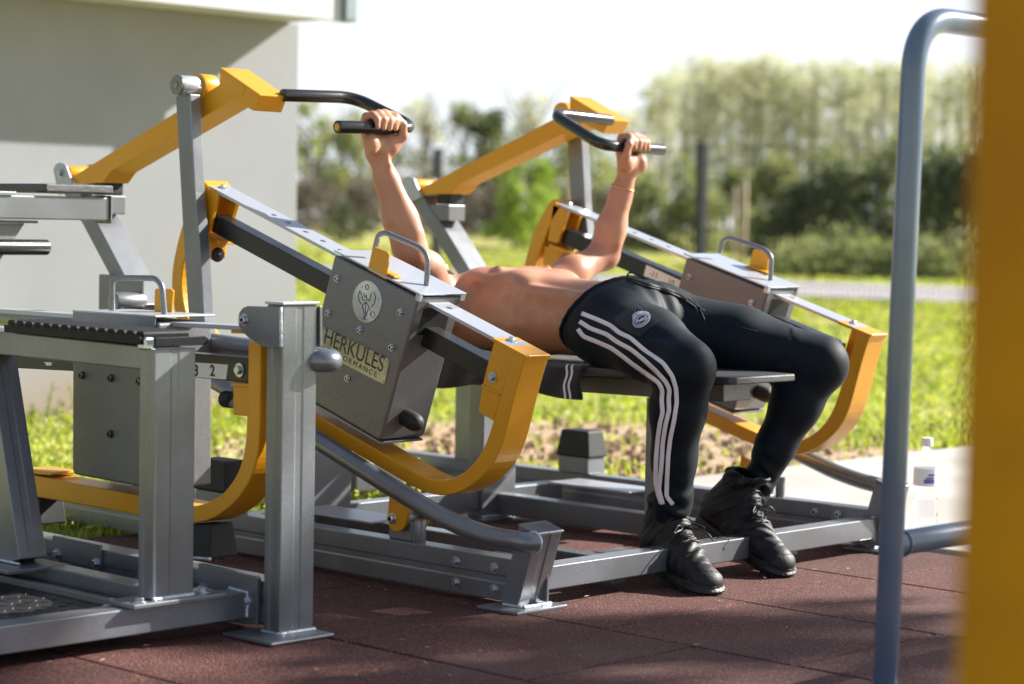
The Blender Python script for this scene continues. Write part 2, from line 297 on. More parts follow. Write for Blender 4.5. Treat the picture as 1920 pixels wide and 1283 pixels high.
# ------------------------------------------------------------------ implicit surfaces (numpy) for bodies and cloth
class Field:
    def __init__(s, lo, hi, h):
        s.lo = np.array(lo, np.float32); s.h = h; s.n = np.ceil((np.array(hi)-s.lo)/h).astype(int)+1
        s.acc = np.zeros(tuple(s.n), np.float32); s.out = None
        s.ax = [s.lo[i]+np.arange(s.n[i], dtype=np.float32)*h for i in range(3)]
    def _sl(s, lo, hi):
        a = np.clip(np.floor((np.array(lo)-s.lo)/s.h).astype(int), 0, s.n-1); b = np.clip(np.ceil((np.array(hi)-s.lo)/s.h).astype(int)+1, 1, s.n)
        if np.any(b <= a): return None
        sl = tuple(slice(a[i], b[i]) for i in range(3))
        X = s.ax[0][sl[0]][:, None, None]; Y = s.ax[1][sl[1]][None, :, None]; Z = s.ax[2][sl[2]][None, None, :]
        return sl, X, Y, Z
    def cap(s, a, b, ra, rb, k=80., sc=(1, 1, 1)):
        a, b = np.array(a, float), np.array(b, float); m = max(ra, rb)+6./k
        r = s._sl(np.minimum(a, b)-m, np.maximum(a, b)+m)
        if r is None: return
        sl, X, Y, Z = r; d = b-a; L2 = float(d@d)+1e-12
        t = np.clip(((X-a[0])*d[0]+(Y-a[1])*d[1]+(Z-a[2])*d[2])/L2, 0, 1)
        D = np.sqrt((X-a[0]-t*d[0])**2+(Y-a[1]-t*d[1])**2+(Z-a[2]-t*d[2])**2)-(ra+(rb-ra)*t)
        s.acc[sl] += np.exp(-k*np.clip(D, -.25, .5)).astype(np.float32)
    def ell(s, c, r, k=80., rot=None):
        c, r = np.array(c, float), np.array(r, float); m = r.max()+6./k
        q = s._sl(c-m, c+m)
        if q is None: return
        sl, X, Y, Z = q; x, y, z = X-c[0], Y-c[1], Z-c[2]
        if rot is not None:
            Rm = np.array(rot); x, y, z = (Rm[0][0]*x+Rm[0][1]*y+Rm[0][2]*z), (Rm[1][0]*x+Rm[1][1]*y+Rm[1][2]*z), (Rm[2][0]*x+Rm[2][1]*y+Rm[2][2]*z)
        k0 = np.sqrt((x/r[0])**2+(y/r[1])**2+(z/r[2])**2)+1e-6; k1 = np.sqrt((x/r[0]**2)**2+(y/r[1]**2)**2+(z/r[2]**2)**2)+1e-6
        D = k0*(k0-1)/k1
        s.acc[sl] += np.exp(-k*np.clip(D, -.25, .5)).astype(np.float32)
    def flush(s, k, kk=None):
        """close the current blend group (blend sharpness k) and smooth-unite it with what is there"""
        D = np.where(s.acc > 1e-18, -np.log(np.maximum(s.acc, 1e-18))/k, .5).astype(np.float32); s.acc[:] = 0
        if s.out is None: s.out = D
        else:
            if kk:
                h = np.maximum(kk-np.abs(s.out-D), 0)/kk; s.out = np.minimum(s.out, D)-h*h*kk*.25
            else: s.out = np.minimum(s.out, D)
    def cut(s, fn): X = s.ax[0][:, None, None]; Y = s.ax[1][None, :, None]; Z = s.ax[2][None, None, :]; s.out = np.maximum(s.out, fn(X, Y, Z).astype(np.float32))
    def nets(s):
        f = s.out; ins = f < 0; c = ins[:-1, :-1, :-1].astype(np.int8)
        cnt = np.zeros(c.shape, np.int8)
        for dx in (0, 1):
            for dy in (0, 1):
                for dz in (0, 1):
                    cnt += ins[dx:f.shape[0]-1+dx, dy:f.shape[1]-1+dy, dz:f.shape[2]-1+dz]
        act = (cnt > 0) & (cnt < 8); idx = np.argwhere(act); vid = np.full(c.shape, -1, np.int64); vid[act] = np.arange(len(idx))
        C = [(0, 0, 0), (1, 0, 0), (0, 1, 0), (1, 1, 0), (0, 0, 1), (1, 0, 1), (0, 1, 1), (1, 1, 1)]
        val = [f[idx[:, 0]+a, idx[:, 1]+b, idx[:, 2]+d] for a, b, d in C]
        P = np.zeros((len(idx), 3)); W = np.zeros(len(idx))
        for i in range(8):
            for j in range(i+1, 8):
                if sum(abs(C[i][k]-C[j][k]) for k in range(3)) != 1: continue
                a, b = val[i], val[j]; mk = (a < 0) != (b < 0); t = np.where(mk, a/np.where(mk, a-b, 1), 0)
                q = np.array(C[i])[None]+t[:, None]*(np.array(C[j])-np.array(C[i]))[None]
                P += np.where(mk[:, None], q, 0); W += mk
        V = (idx+P/W[:, None])*s.h+s.lo
        Q = []
        for ax in range(3):
            A = ins[tuple(slice(0, -1) if k == ax else slice(None) for k in range(3))]; Bb = ins[tuple(slice(1, None) if k == ax else slice(None) for k in range(3))]
            e = np.argwhere(A != Bb); o1, o2 = [k for k in range(3) if k != ax]
            e = e[(e[:, o1] > 0) & (e[:, o2] > 0) & (e[:, o1] < c.shape[o1]) & (e[:, o2] < c.shape[o2]) & (e[:, ax] < c.shape[ax])]
            def g(d1, d2):
                q = e.copy(); q[:, o1] -= d1; q[:, o2] -= d2; return vid[q[:, 0], q[:, 1], q[:, 2]]
            q = np.stack([g(1, 1), g(0, 1), g(0, 0), g(1, 0)], 1)
            fl = A[e[:, 0], e[:, 1], e[:, 2]]
            if ax == 1: fl = ~fl
            q[~fl] = q[~fl][:, ::-1]; Q.append(q)
        Q = np.concatenate(Q); Q = Q[(Q >= 0).all(1)]
        return V, Q
def vnormals(V, Q):
    n = np.zeros_like(V); a, b, c, d = (V[Q[:, i]] for i in range(4)); fn = np.cross(c-a, d-b)
    for i in range(4): np.add.at(n, Q[:, i], fn)
    return n/np.maximum(np.linalg.norm(n, axis=1, keepdims=True), 1e-9)
def relax(V, Q, it=2, lam=.5):
    for _ in range(it):
        s = np.zeros_like(V); w = np.zeros(len(V))
        for i in range(4):
            a, b = Q[:, i], Q[:, (i+1) % 4]
            np.add.at(s, a, V[b]); np.add.at(s, b, V[a]); np.add.at(w, a, 1); np.add.at(w, b, 1)
        V = V+lam*(s/np.maximum(w, 1)[:, None]-V)
    return V

# ================================================================== SETTING
def lat(s, d, z=0.): v = R0*s+F0*d; return Vector((v.x, v.y, z))
def sstep(a, b, x): t = np.clip((x-a)/(b-a), 0, 1); return t*t*(3-2*t)
def terr(s, d): return .75*sstep(44, 85, d)+.0*s
ds = np.concatenate([np.linspace(-12, 6, 10), np.linspace(7, 40, 34), np.linspace(44, 90, 24), np.array([110, 130, 160, 200])])
ss = np.concatenate([-np.array([120, 90, 65])*1., np.linspace(-45, 45, 61), np.array([65, 90, 120])])
S_, D_ = np.meshgrid(ss, ds, indexing='ij'); Zt = terr(S_, D_)+np.where((D_ > 9) & (D_ < 120), rng.normal(0, .02, S_.shape), 0)-.02
Vg = np.stack([R0.x*S_+F0.x*D_, R0.y*S_+F0.y*D_, Zt], -1).reshape(-1, 3)
ni, nj = S_.shape; ii, jj = np.meshgrid(np.arange(ni-1), np.arange(nj-1), indexing='ij'); a = (ii*nj+jj).ravel()
Fg = np.stack([a, a+nj, a+nj+1, a+1], 1)
gm = bpy.data.materials.new('grassy_soil'); gm.use_nodes = True; nt = gm.node_tree; N = nt.nodes; L = nt.links; b = N['Principled BSDF']; b.inputs['Roughness'].default_value = .95
g = N.new('ShaderNodeNewGeometry')
def nz(sc, lo, hi, det=5):
    n = N.new('ShaderNodeTexNoise'); n.inputs['Scale'].default_value = sc; n.inputs['Detail'].default_value = det; L.new(g.outputs['Position'], n.inputs['Vector'])
    r = N.new('ShaderNodeMapRange'); r.inputs[1].default_value = lo; r.inputs[2].default_value = hi; L.new(n.outputs[0], r.inputs[0]); return r.outputs[0]
def mixc(f, c1, c2):
    x = N.new('ShaderNodeMixRGB'); L.new(f, x.inputs[0])
    for i, c in ((1, c1), (2, c2)):
        if isinstance(c, tuple): x.inputs[i].default_value = (*c, 1)
        else: L.new(c, x.inputs[i])
    return x.outputs[0]
grassc = mixc(nz(.35, .35, .65), mixc(nz(4., .3, .7), (.28, .32, .04), (.40, .41, .07)), (.46, .40, .13))
soilc = mixc(nz(9., .3, .7), (.36, .23, .14), (.46, .33, .21))
dp = PZ(1120, 850); vd = N.new('ShaderNodeVectorMath'); vd.operation = 'DISTANCE'; L.new(g.outputs['Position'], vd.inputs[0]); vd.inputs[1].default_value = (dp.x, dp.y, 0)
ma = N.new('ShaderNodeMapRange'); ma.inputs[1].default_value = 1.3; ma.inputs[2].default_value = 1.8; ma.inputs[3].default_value = 1; ma.inputs[4].default_value = 0; L.new(vd.outputs['Value'], ma.inputs[0])
L.new(mixc(ma.outputs[0], grassc, soilc), b.inputs['Base Color'])
bp = N.new('ShaderNodeBump'); bp.inputs['Distance'].default_value = .05; L.new(nz(14., 0, 1, 8), bp.inputs['Height']); L.new(bp.outputs[0], b.inputs['Normal'])
npmesh('ground', Vg, Fg, gm, smooth=True, kind='structure')
# gravel path crossing behind the field, in front of the fence
pts = [(-34, 50.5), (-12, 43.5), (0, 36.), (7, 31.), (14, 28.), (34, 22)]; pv = []; pf = []
for i, (s, d) in enumerate(pts): pv += [lat(s, d-4.6, terr(s, d-4.6)+.012), lat(s, d+4.2, terr(s, d+4.2)+.012)]
for i in range(len(pts)-1): pf.append([2*i, 2*i+1, 2*i+3, 2*i+2])
mesh('path', pv, pf, M_PATH, kind='structure', recalc=False)
# concrete slab beyond the rubber surface
mc = mat('pale_concrete', (.50, .475, .43), .85, 0., (.42, .395, .355), 3., bump=.3, bscale=120, bdist=.002, col3=(.36, .335, .30), n3scale=1.1)
box('concrete_slab', (-4.80, -.5), (5.125, 9.2), (-.12, .012), mc, kind='structure', bevel=.006)
# rubber tiles
mt = bpy.data.materials.new('red_brown_rubber_granules'); mt.use_nodes = True; nt = mt.node_tree; N = nt.nodes; L = nt.links; b = N['Principled BSDF']; b.inputs['Roughness'].default_value = .8
g = N.new('ShaderNodeNewGeometry'); vo = N.new('ShaderNodeTexVoronoi'); vo.inputs['Scale'].default_value = 330; L.new(g.outputs['Position'], vo.inputs['Vector'])
cr = N.new('ShaderNodeValToRGB'); sc = N.new('ShaderNodeSeparateColor'); L.new(vo.outputs['Color'], sc.inputs[0]); L.new(sc.outputs[0], cr.inputs[0])
e = cr.color_ramp.elements; e[0].position = 0; e[0].color = (.03, .010, .009, 1); e[1].position = 1; e[1].color = (.30, .13, .10, 1)
for p_, c_ in ((.45, (.082, .022, .0165, 1)), (.85, (.135, .042, .031, 1))): q = e.new(p_); q.color = c_
oi = N.new('ShaderNodeObjectInfo'); hv = N.new('ShaderNodeHueSaturation'); mm = N.new('ShaderNodeMapRange'); mm.inputs[3].default_value = .85; mm.inputs[4].default_value = 1.12; L.new(oi.outputs['Random'], mm.inputs[0]); L.new(mm.outputs[0], hv.inputs['Value']); L.new(cr.outputs[0], hv.inputs['Color'])
dust = mixc(nz(2.2, .52, .95, 8), hv.outputs[0], (.165, .09, .07)); L.new(dust, b.inputs['Base Color'])
bp = N.new('ShaderNodeBump'); bp.inputs['Distance'].default_value = .003; bp.inputs['Strength'].default_value = .9; L.new(vo.outputs['Distance'], bp.inputs['Height']); L.new(bp.outputs[0], b.inputs['Normal'])
md_ = mat('dark_tile_bed', (.02, .012, .011), .95)
base = box('rubber_paving', (-4.955, -1.2), (.6, 5.12), (-.06, -.024), md_, kind='structure', bevel=0)
T = .52; tm = None
k = 0
for j, y0 in enumerate([.44, .96, 1.48, 2.0, 2.517, 3.037, 3.557, 4.077, 4.597]):
    x0 = -4.955+(0 if j % 2 else -.26); 
    for i in range(8):
        xa, xb = max(x0+i*T, -4.955), x0+(i+1)*T
        if xb-xa < .1: continue
        cx, cy = (xa+xb)/2, y0+T/2
        if tm is None or abs((xb-xa)-T) > .01:
            hw = (xb-xa)/2-.0022; hh = T/2-.0022
            V = []
            for zz, e_ in ((-.03, 0), (-.006, 0), (-.0015, .0022), (0, .006)):
                V += [Vector((sx*(hw-e_), sy*(hh-e_), zz)) for sx, sy in ((-1, -1), (1, -1), (1, 1), (-1, 1))]
            Fc = [[0, 3, 2, 1], [12, 13, 14, 15]]+[[l*4+q, l*4+(q+1) % 4, l*4+4+(q+1) % 4, l*4+4+q] for l in range(3) for q in range(4)]
            me = bpy.data.meshes.new('rubber_tile'); me.from_pydata(V, [], Fc); me.materials.append(mt); me.update()
            if abs((xb-xa)-T) < .01: tm = me
        else: me = tm
        o = bpy.data.objects.new('rubber_tile', me); _place(o, Vector((cx, cy, random.uniform(-.0012, .0008))), base)
        o.rotation_euler = (random.uniform(-.001, .001), random.uniform(-.001, .001), random.uniform(-.002, .002))

# ---- grass blades, tufts, clods
M_G = [mat('grass_blade_a', (.34, .41, .04), .55, trans=.55, spec=.3), mat('grass_blade_b', (.50, .53, .09), .55, trans=.45, spec=.3), mat('grass_blade_c', (.44, .40, .15), .7, trans=.3), mat('clover_leaf', (.16, .27, .04), .5, trans=.35, spec=.35), mat('daisy_petal', (.8, .8, .76), .6, trans=.3)]
def blades(n, pxr, pyr, hmin, hmax, wmul=1., mask=None, leafy=.0):
    px = rng.uniform(*pxr, n); py = rng.uniform(*pyr, n)
    u = (px-CX)/FPX; v = (py-CY)/FPX
    D = np.array(CF)[None]+u[:, None]*np.array(CR)-v[:, None]*np.array(CU); t = -CH/D[:, 2]
    P = np.array([0, 0, CH])+D*t[:, None]; dist = P@np.array(F0)
    keep = (dist < 60)
    onp = (P[:, 0] > -4.975) & (P[:, 1] < 5.13); ons = (P[:, 0] > -4.815) & (P[:, 1] > 5.1)
    keep &= ~(onp | ons)
    lt = P@np.array(R0); pd_ = np.interp(lt, [-34, -12, 0, 7, 14, 34], [50.5, 43.5, 36., 31., 28., 22.]); keep &= ~((dist > pd_-5.3) & (dist < pd_+4.3))
    P = P[keep]; dist = dist[keep]
    P[:, 2] = terr(0, dist)-.02
    r = np.hypot(P[:, 0]-dp.x, P[:, 1]-dp.y); k2 = rng.random(len(P)) < np.where(r < 1.5, .05+.35*(np.sin(P[:, 0]*5)*np.sin(P[:, 1]*4) > .45), 1.); P = P[k2]; dist = dist[k2]
    # clumpy height field
    cl = .5+.5*np.sin(P[:, 0]*3.1+np.sin(P[:, 1]*2.3)*1.7)*np.sin(P[:, 1]*2.7+P[:, 0]*1.3); cl = .45+.75*cl
    n = len(P); h = rng.uniform(hmin, hmax, n)*cl; wd = rng.uniform(.0025, .006, n)*wmul*(1+np.maximum(dist-6, 0)*.16)
    az = rng.uniform(0, 2*np.pi, n); ln = rng.uniform(.15, .9, n)*h
    sx, sy = np.cos(az), np.sin(az); wx, wy = -np.sin(az+rng.uniform(-.6, .6, n)), np.cos(az)
    A = P.copy(); A[:, 0] -= wx*wd; A[:, 1] -= wy*wd; B = P.copy(); B[:, 0] += wx*wd; B[:, 1] += wy*wd
    C = P+np.stack([sx*ln*.45, sy*ln*.45, h*.65], 1); C2 = C.copy(); C[:, 0] -= wx*wd*.8; C[:, 1] -= wy*wd*.8; C2[:, 0] += wx*wd*.8; C2[:, 1] += wy*wd*.8
    E = P+np.stack([sx*ln, sy*ln, h], 1)
    V = np.stack([A, B, C2, C, E, E+np.array([0, 0, .0008])], 1).reshape(-1, 3); b0 = np.arange(n)*6
    Fc = np.concatenate([np.stack([b0, b0+1, b0+2, b0+3], 1), np.stack([b0+3, b0+2, b0+4, b0+5], 1)])
    patch = np.sin(P[:, 0]*.9+1.)*np.sin(P[:, 1]*.7)+.35*np.sin(P[:, 0]*2.9)
    mi = np.where(rng.random(n) < .30+.25*patch, 1, 0); mi = np.where(rng.random(n) < .10, 2, mi); mi = np.where(rng.random(n) < leafy, 3, mi)
    return V, Fc, np.concatenate([mi, mi])
parts = [blades(45000, (-60, 1930), (690, 1010), .02, .065, 1., leafy=.08), blades(45000, (-60, 1930), (560, 720), .02, .065, 1.3, leafy=.06), blades(40000, (500, 1930), (442, 580), .02, .07, 2.0, leafy=.04)]
off = 0; VV = []; FF = []; MI = []
for V, Fc, m_ in parts: VV.append(V); FF.append(Fc+off); MI.append(m_); off += len(V)
npmesh('grass', np.concatenate(VV), np.concatenate(FF), None, kind='stuff', mats=M_G, midx=np.concatenate(MI))
# broad-leaved weeds and daisies: small leaf quads and petals
def scatter_leaves(n, pxr, pyr, smin, smax, zmax, mi):
    px = rng.uniform(*pxr, n); py = rng.uniform(*pyr, n); D = np.array(CF)[None]+((px-CX)/FPX)[:, None]*np.array(CR)-((py-CY)/FPX)[:, None]*np.array(CU)
    P = np.array([0, 0, CH])+D*(-CH/D[:, 2])[:, None]; k = ~(((P[:, 0] > -4.99) & (P[:, 1] < 5.15)) | ((P[:, 0] > -4.83) & (P[:, 1] > 5.1))); P = P[k]; n = len(P)
    r = np.hypot(P[:, 0]-dp.x, P[:, 1]-dp.y); k = rng.random(n) < np.where(r < 1.2, .12, 1); P = P[k]; n = len(P)
    P[:, 2] = rng.uniform(.01, zmax, n); s = rng.uniform(smin, smax, n)
    a = rng.normal(size=(n, 3)); a[:, 2] *= .5; a /= np.linalg.norm(a, axis=1)[:, None]; b = np.cross(a, rng.normal(size=(n, 3))); b /= np.linalg.norm(b, axis=1)[:, None]
    V = np.stack([P-a*s[:, None], P+b*s[:, None]*.45, P+a*s[:, None], P-b*s[:, None]*.45], 1).reshape(-1, 3); i0 = np.arange(n)*4
    return V, np.stack([i0, i0+1, i0+2, i0+3], 1), np.full(n, mi)
pa = [scatter_leaves(3500, (-50, 1850), (640, 1000), .006, .018, .04, 3), scatter_leaves(6000, (-50, 1850), (640, 1000), .006, .018, .05, 1), scatter_leaves(1300, (-50, 1850), (600, 960), .005, .010, .06, 4)]
off = 0; VV = []; FF = []; MI = []
for V, Fc, m_ in pa: VV.append(V); FF.append(Fc+off); MI.append(m_); off += len(V)
npmesh('lawn_weeds', np.concatenate(VV), np.concatenate(FF), None, kind='stuff', mats=M_G, midx=np.concatenate(MI))
# bare earth clods and dry leaves
def lumps(name, n, area, smin, smax, m):
    V = []; Fc = []
    for i in range(n):
        x, y, = area(); s = random.uniform(smin, smax)*(1 if random.random() < .9 else 1.8); b0 = len(V)
        for q in range(5): a = q*2*math.pi/5+random.uniform(-.3, .3); V.append((x+math.cos(a)*s*random.uniform(.7, 1.3), y+math.sin(a)*s*random.uniform(.6, 1.2), -.02))
        for q in range(5): a = q*2*math.pi/5+random.uniform(-.3, .3); V.append((x+math.cos(a)*s*.7*random.uniform(.6, 1.2), y+math.sin(a)*s*.7*random.uniform(.6, 1.1), s*random.uniform(.5, 1.1)-.01))
        Fc.append([b0+5+q for q in range(5)]); Fc += [[b0+q, b0+(q+1) % 5, b0+5+(q+1) % 5, b0+5+q] for q in range(5)]
    return mesh(name, V, Fc, m, kind='stuff')
def dirt():
    while True:
        x, y = dp.x+random.gauss(0, .95), dp.y+random.gauss(0, .95)
        if x < -5.0 or y > 5.14 and x < -4.84: return x, y
lumps('earth_clods', 620, dirt, .006, .020, M_SOIL)
def straw():
    V = []; Fc = []
    for i in range(480):
        if i < 200: x, y = dirt()
        else: x, y = random.uniform(-4.9, -2.6), random.uniform(1.9, 5.0)
        s = random.uniform(.015, .05) if i < 200 else random.uniform(.004, .012); a = random.uniform(0, 6.3); z = .012+(0 if i < 200 else -.006); c, n_ = math.cos(a), math.sin(a); b0 = len(V)
        for u, v_, h in ((-1, 0, 0), (0, .3, .1), (1, 0, .05), (0, -.3, .25)): V.append((x+(c*u-n_*v_)*s, y+(n_*u+c*v_)*s, z+h*s*.7))
        Fc.append([b0, b0+1, b0+2, b0+3])
    mesh('dry_leaves', V, Fc, M_STRAW, kind='stuff', recalc=False)
straw()

# ---- vegetation
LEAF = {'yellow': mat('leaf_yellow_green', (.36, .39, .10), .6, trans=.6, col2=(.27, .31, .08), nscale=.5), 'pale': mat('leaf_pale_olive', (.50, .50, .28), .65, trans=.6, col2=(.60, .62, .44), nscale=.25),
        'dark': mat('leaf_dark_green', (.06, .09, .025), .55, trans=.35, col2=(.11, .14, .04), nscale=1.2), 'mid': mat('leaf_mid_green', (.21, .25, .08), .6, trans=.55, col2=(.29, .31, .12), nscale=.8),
        'bright': mat('leaf_bright_green', (.32, .42, .05), .6, trans=.6, col2=(.24, .34, .04), nscale=1.), 'twig': mat('twig_grey_brown', (.26, .22, .17), .8, trans=.2, col2=(.18, .16, .11), nscale=1.)}
def leafcloud(name, clumps, n, size, m, parent, flat=1.):
    """clumps: (x,y,z,rx,ry,rz); leaf quads thrown through their volume"""
    C = np.array(clumps); w_ = C[:, 3]*C[:, 4]*C[:, 5]; w_ /= w_.sum(); k = rng.choice(len(C), n, p=w_)
    d = rng.normal(size=(n, 3)); d /= np.linalg.norm(d, axis=1)[:, None]; d *= (rng.random(n)**.45)[:, None]
    P = C[k, :3]+d*C[k, 3:6]; s = rng.uniform(.55, 1.4, n)*size
    a = rng.normal(size=(n, 3)); a /= np.linalg.norm(a, axis=1)[:, None]; b = np.cross(a, rng.normal(size=(n, 3))); b /= np.linalg.norm(b, axis=1)[:, None]
    V = np.stack([P-a*s[:, None], P+b*s[:, None]*.5, P+a*s[:, None], P-b*s[:, None]*.5], 1).reshape(-1, 3); i0 = np.arange(n)*4
    return npmesh(name, V, np.stack([i0, i0+1, i0+2, i0+3], 1), m, parent)
def tree(px, d, h, cw, label, kind='yellow', z0=.2, n=1600, leaf=.16, group=None, cat='tree', clumps=14, twigs=0, lean=0.):
    s = (px-960)/FPX*d; g0 = lat(s, d, float(terr(s, d))-.03); root = thing('broadleaf_tree' if cat == 'tree' else cat, label, cat, g0, group)
    tube('trunk', [g0, g0+Vector((lean*.3, 0, h*.35)), g0+Vector((lean, 0, h*.85))], .1, M_BARK, root, seg=8, rr=[h*.022, h*.017, h*.006])
    V = []; 
    for i in range(7):
        a = random.uniform(0, 6.28); z = random.uniform(.3, .7)*h; q = g0+Vector((0, 0, z)); r = cw*random.uniform(.3, .5)
        tube('limb', [q, q+Vector((math.cos(a)*r*.6, math.sin(a)*r*.6, r*.7)), q+Vector((math.cos(a)*r, math.sin(a)*r, r*1.5))], .05, M_BARK, root, seg=5, rr=[h*.009, h*.006, h*.002])
    cl = []
    for i in range(clumps):
        t = random.random(); z = h*(z0+(1-z0)*t)*.96; wz = cw*.5*math.sin(math.pi*min(1, .22+.74*t))**.8; a = random.uniform(0, 6.28); r = wz*random.uniform(.2, .8); c = cw*random.uniform(.13, .24)
        cl.append((g0.x+lean*t+math.cos(a)*r, g0.y+math.sin(a)*r, g0.z+z, c, c, c*random.uniform(.7, 1.2)))
    if n: leafcloud('crown', cl, n, leaf, LEAF[kind], root)
    if twigs:
        VV = []; 
        for i in range(twigs):
            a = random.uniform(0, 6.28); z = random.uniform(.35, .98)*h; r = cw*.5*(1-abs(z/h-.6))*random.uniform(.3, 1)
            p = g0+Vector((0, 0, z*.8)); q = g0+Vector((math.cos(a)*r, math.sin(a)*r, z*1.04)); wv = Vector((math.sin(a), -math.cos(a), 0))*h*.003; 
            VV += [p-wv, p+wv, q+wv*.3, q-wv*.3]
        npmesh('twigs', [tuple(v) for v in VV], np.arange(len(VV)).reshape(-1, 4), LEAF['twig'], root)
    return root
# poplar row: one tall narrow tree, then copies in a line
def poplar(px, d, h, cw, label):
    s = (px-960)/FPX*d; g0 = lat(s, d, float(terr(s, d))-.05); root = thing('poplar_tree', label, 'tree', g0, 'row of tall pale poplars beyond the hedge')
    tube('trunk', [g0, g0+Vector((0, 0, h*.9))], .1, mat('poplar_bark', (.34, .33, .28), .8, 0., (.24, .23, .19), 3), root, seg=7, rr=[h*.014, h*.004])
    cl = []
    for i in range(80):
        t = random.random()**.62; z = h*(.22+.76*t); r = cw*.5*(1-.25*t)*random.random()**.6; a = random.uniform(0, 6.28)
        cl.append((g0.x+math.cos(a)*r, g0.y+math.sin(a)*r, g0.z+z*.97, cw*.10, cw*.10, h*.045))
    leafcloud('crown', cl, 1250, .10, LEAF['pale'], root)
    VV = []
    for i in range(60):
        a = random.uniform(0, 6.28); z = random.uniform(.06, .8)*h; r = cw*random.uniform(.1, .35); p = g0+Vector((0, 0, z)); q = g0+Vector((math.cos(a)*r, math.sin(a)*r, z+h*.16)); wv = Vector((math.sin(a), -math.cos(a), 0))*.022
        VV += [p-wv*1.4, p+wv*1.4, q+wv*.3, q-wv*.3]
    npmesh('branches', [tuple(v) for v in VV], np.arange(len(VV)).reshape(-1, 4), mat('pale_branch', (.36, .35, .30), .8), root)
    return root
pops = [poplar(1216, 112, 7.4, 2.6, 'pale poplar in the far row, leftmost and shortest of it'), poplar(1300, 110, 8.5, 2.9, 'tall pale poplar standing in the far row beyond the fence'), poplar(1400, 111, 8.7, 3.0, 'tall pale poplar standing in the far row beyond the fence')]
k = 0
_u = ['first', 'second', 'third', 'fourth', 'fifth', 'sixth', 'seventh', 'eighth', 'ninth']
ORD = _u[1:]+['tenth', 'eleventh', 'twelfth', 'thirteenth', 'fourteenth', 'fifteenth', 'sixteenth', 'seventeenth', 'eighteenth', 'nineteenth', 'twentieth']+['twenty-'+q for q in _u]+['thirtieth']+['thirty-'+q for q in _u]+['fortieth']+['forty-'+q for q in _u]
POPS = [(1300, pops[1]), (1400, pops[2])]
for px in range(1232, 1870, 17):
    if px in (1299,) : continue
    o0 = pops[1+(k % 2)]; k += 1
    s = (px+random.uniform(-4, 4)-960)/FPX*111; g0 = lat(s, 108+random.uniform(-4, 6), .7)
    c = o0.copy(); COL.objects.link(c); c.location = g0; WL[c.name] = g0; c.rotation_euler = (0, 0, random.uniform(0, 6.28)); f_ = random.uniform(.96, 1.04); c.scale = (f_, f_, f_); POPS.append((px, c))
    for ch in o0.children: q = ch.copy(); COL.objects.link(q); q.parent = c
for o_, (px, c) in zip(ORD, sorted(POPS, key=lambda q: q[0])): c['label'] = o_+' tall pale poplar from the left in the far row'
G_ = 'trees at the far side of the field'
tree(575, 88, 5.2, 3.6, 'yellow-green tree right beside the building corner', 'yellow', group=G_)
tree(640, 95, 5.0, 4.2, 'grey-green round tree behind the left black handlebar', 'mid', group=G_)
tree(705, 92, 4.6, 3.6, 'yellow-green tree seen behind the raised near forearm', 'yellow', n=1200, group=G_)
tree(790, 90, 5.6, 4.0, 'thinly leaved pale tree right of the near hand', 'pale', n=900, twigs=160, group=G_)
tree(865, 94, 4.9, 3.8, 'olive tree behind the lower end of the far orange arm', 'mid', group=G_)
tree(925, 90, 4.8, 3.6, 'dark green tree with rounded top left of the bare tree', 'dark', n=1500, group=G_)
tree(985, 84, 5.4, 3.4, 'nearly bare thin tree rising above the far orange arm', 'pale', n=260, twigs=240, group=G_)
tree(1085, 90, 4.2, 3.6, 'light green tree behind the far handlebar', 'yellow', n=1200, group=G_)
tree(1160, 96, 5.0, 3.4, 'pale green tree just left of the poplar row', 'pale', n=1100, twigs=80, group=G_)
tree(960, 58, 2.55, 2.0, 'bright lime green bush lit by the sun under the far arm', 'bright', z0=.05, n=1500, leaf=.09, cat='bush', group='bushes along the fence')
tree(1010, 60, 2.3, 1.9, 'bright green bush touching the lime green one', 'bright', z0=.05, n=1300, leaf=.09, cat='bush', group='bushes along the fence')
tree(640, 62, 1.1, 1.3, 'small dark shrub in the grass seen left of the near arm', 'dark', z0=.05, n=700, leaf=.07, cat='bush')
def bushrow(lst, kind, d, leaf, labels, grp, n=1500):
    for (px, h, cw), lab in zip(lst, labels): tree(px, d+random.uniform(-2, 2), h, cw, lab, kind, z0=.02, n=n, leaf=leaf, cat='bush', clumps=18, group=grp)
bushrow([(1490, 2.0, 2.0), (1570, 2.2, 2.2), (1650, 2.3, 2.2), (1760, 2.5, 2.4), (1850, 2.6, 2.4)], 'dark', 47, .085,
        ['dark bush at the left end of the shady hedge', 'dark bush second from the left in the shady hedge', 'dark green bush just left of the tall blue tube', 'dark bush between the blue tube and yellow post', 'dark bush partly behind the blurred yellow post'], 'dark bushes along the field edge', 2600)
bushrow([(1210, 1.9, 2.4), (1290, 2.1, 2.6), (1380, 2.2, 2.4), (1450, 2.5, 2.6), (1560, 2.9, 3.0), (1690, 3.0, 3.0), (1800, 2.9, 3.0)], 'mid', 60, .10,
        ['olive scrub left of the black fence post', 'olive scrub behind the black fence post', 'olive scrub behind the wooden stake', 'taller olive scrub right of the wooden stake', 'olive scrub rising above the dark hedge', 'mid green scrub behind the tall blue tube', 'mid green scrub near the yellow post'], 'olive scrub beyond the fence', 2000)
bushrow([(590, 1.6, 3.2), (680, 1.55, 3.4), (770, 1.6, 3.2), (860, 1.6, 3.2), (950, 1.5, 3.2), (1050, 1.6, 3.2), (1150, 1.5, 3.2)], 'twig', 72, .10,
        ['low brown hedge piece next to the building corner', 'low brown hedge piece left of the near forearm', 'low brown hedge piece right of the near forearm', 'low brown hedge piece behind the far pivot', 'low brown hedge piece under the lime bush', 'low brown hedge piece behind the far handlebar', 'low brown hedge piece right of the far upright'], 'low brown hedge across the field', 1500)
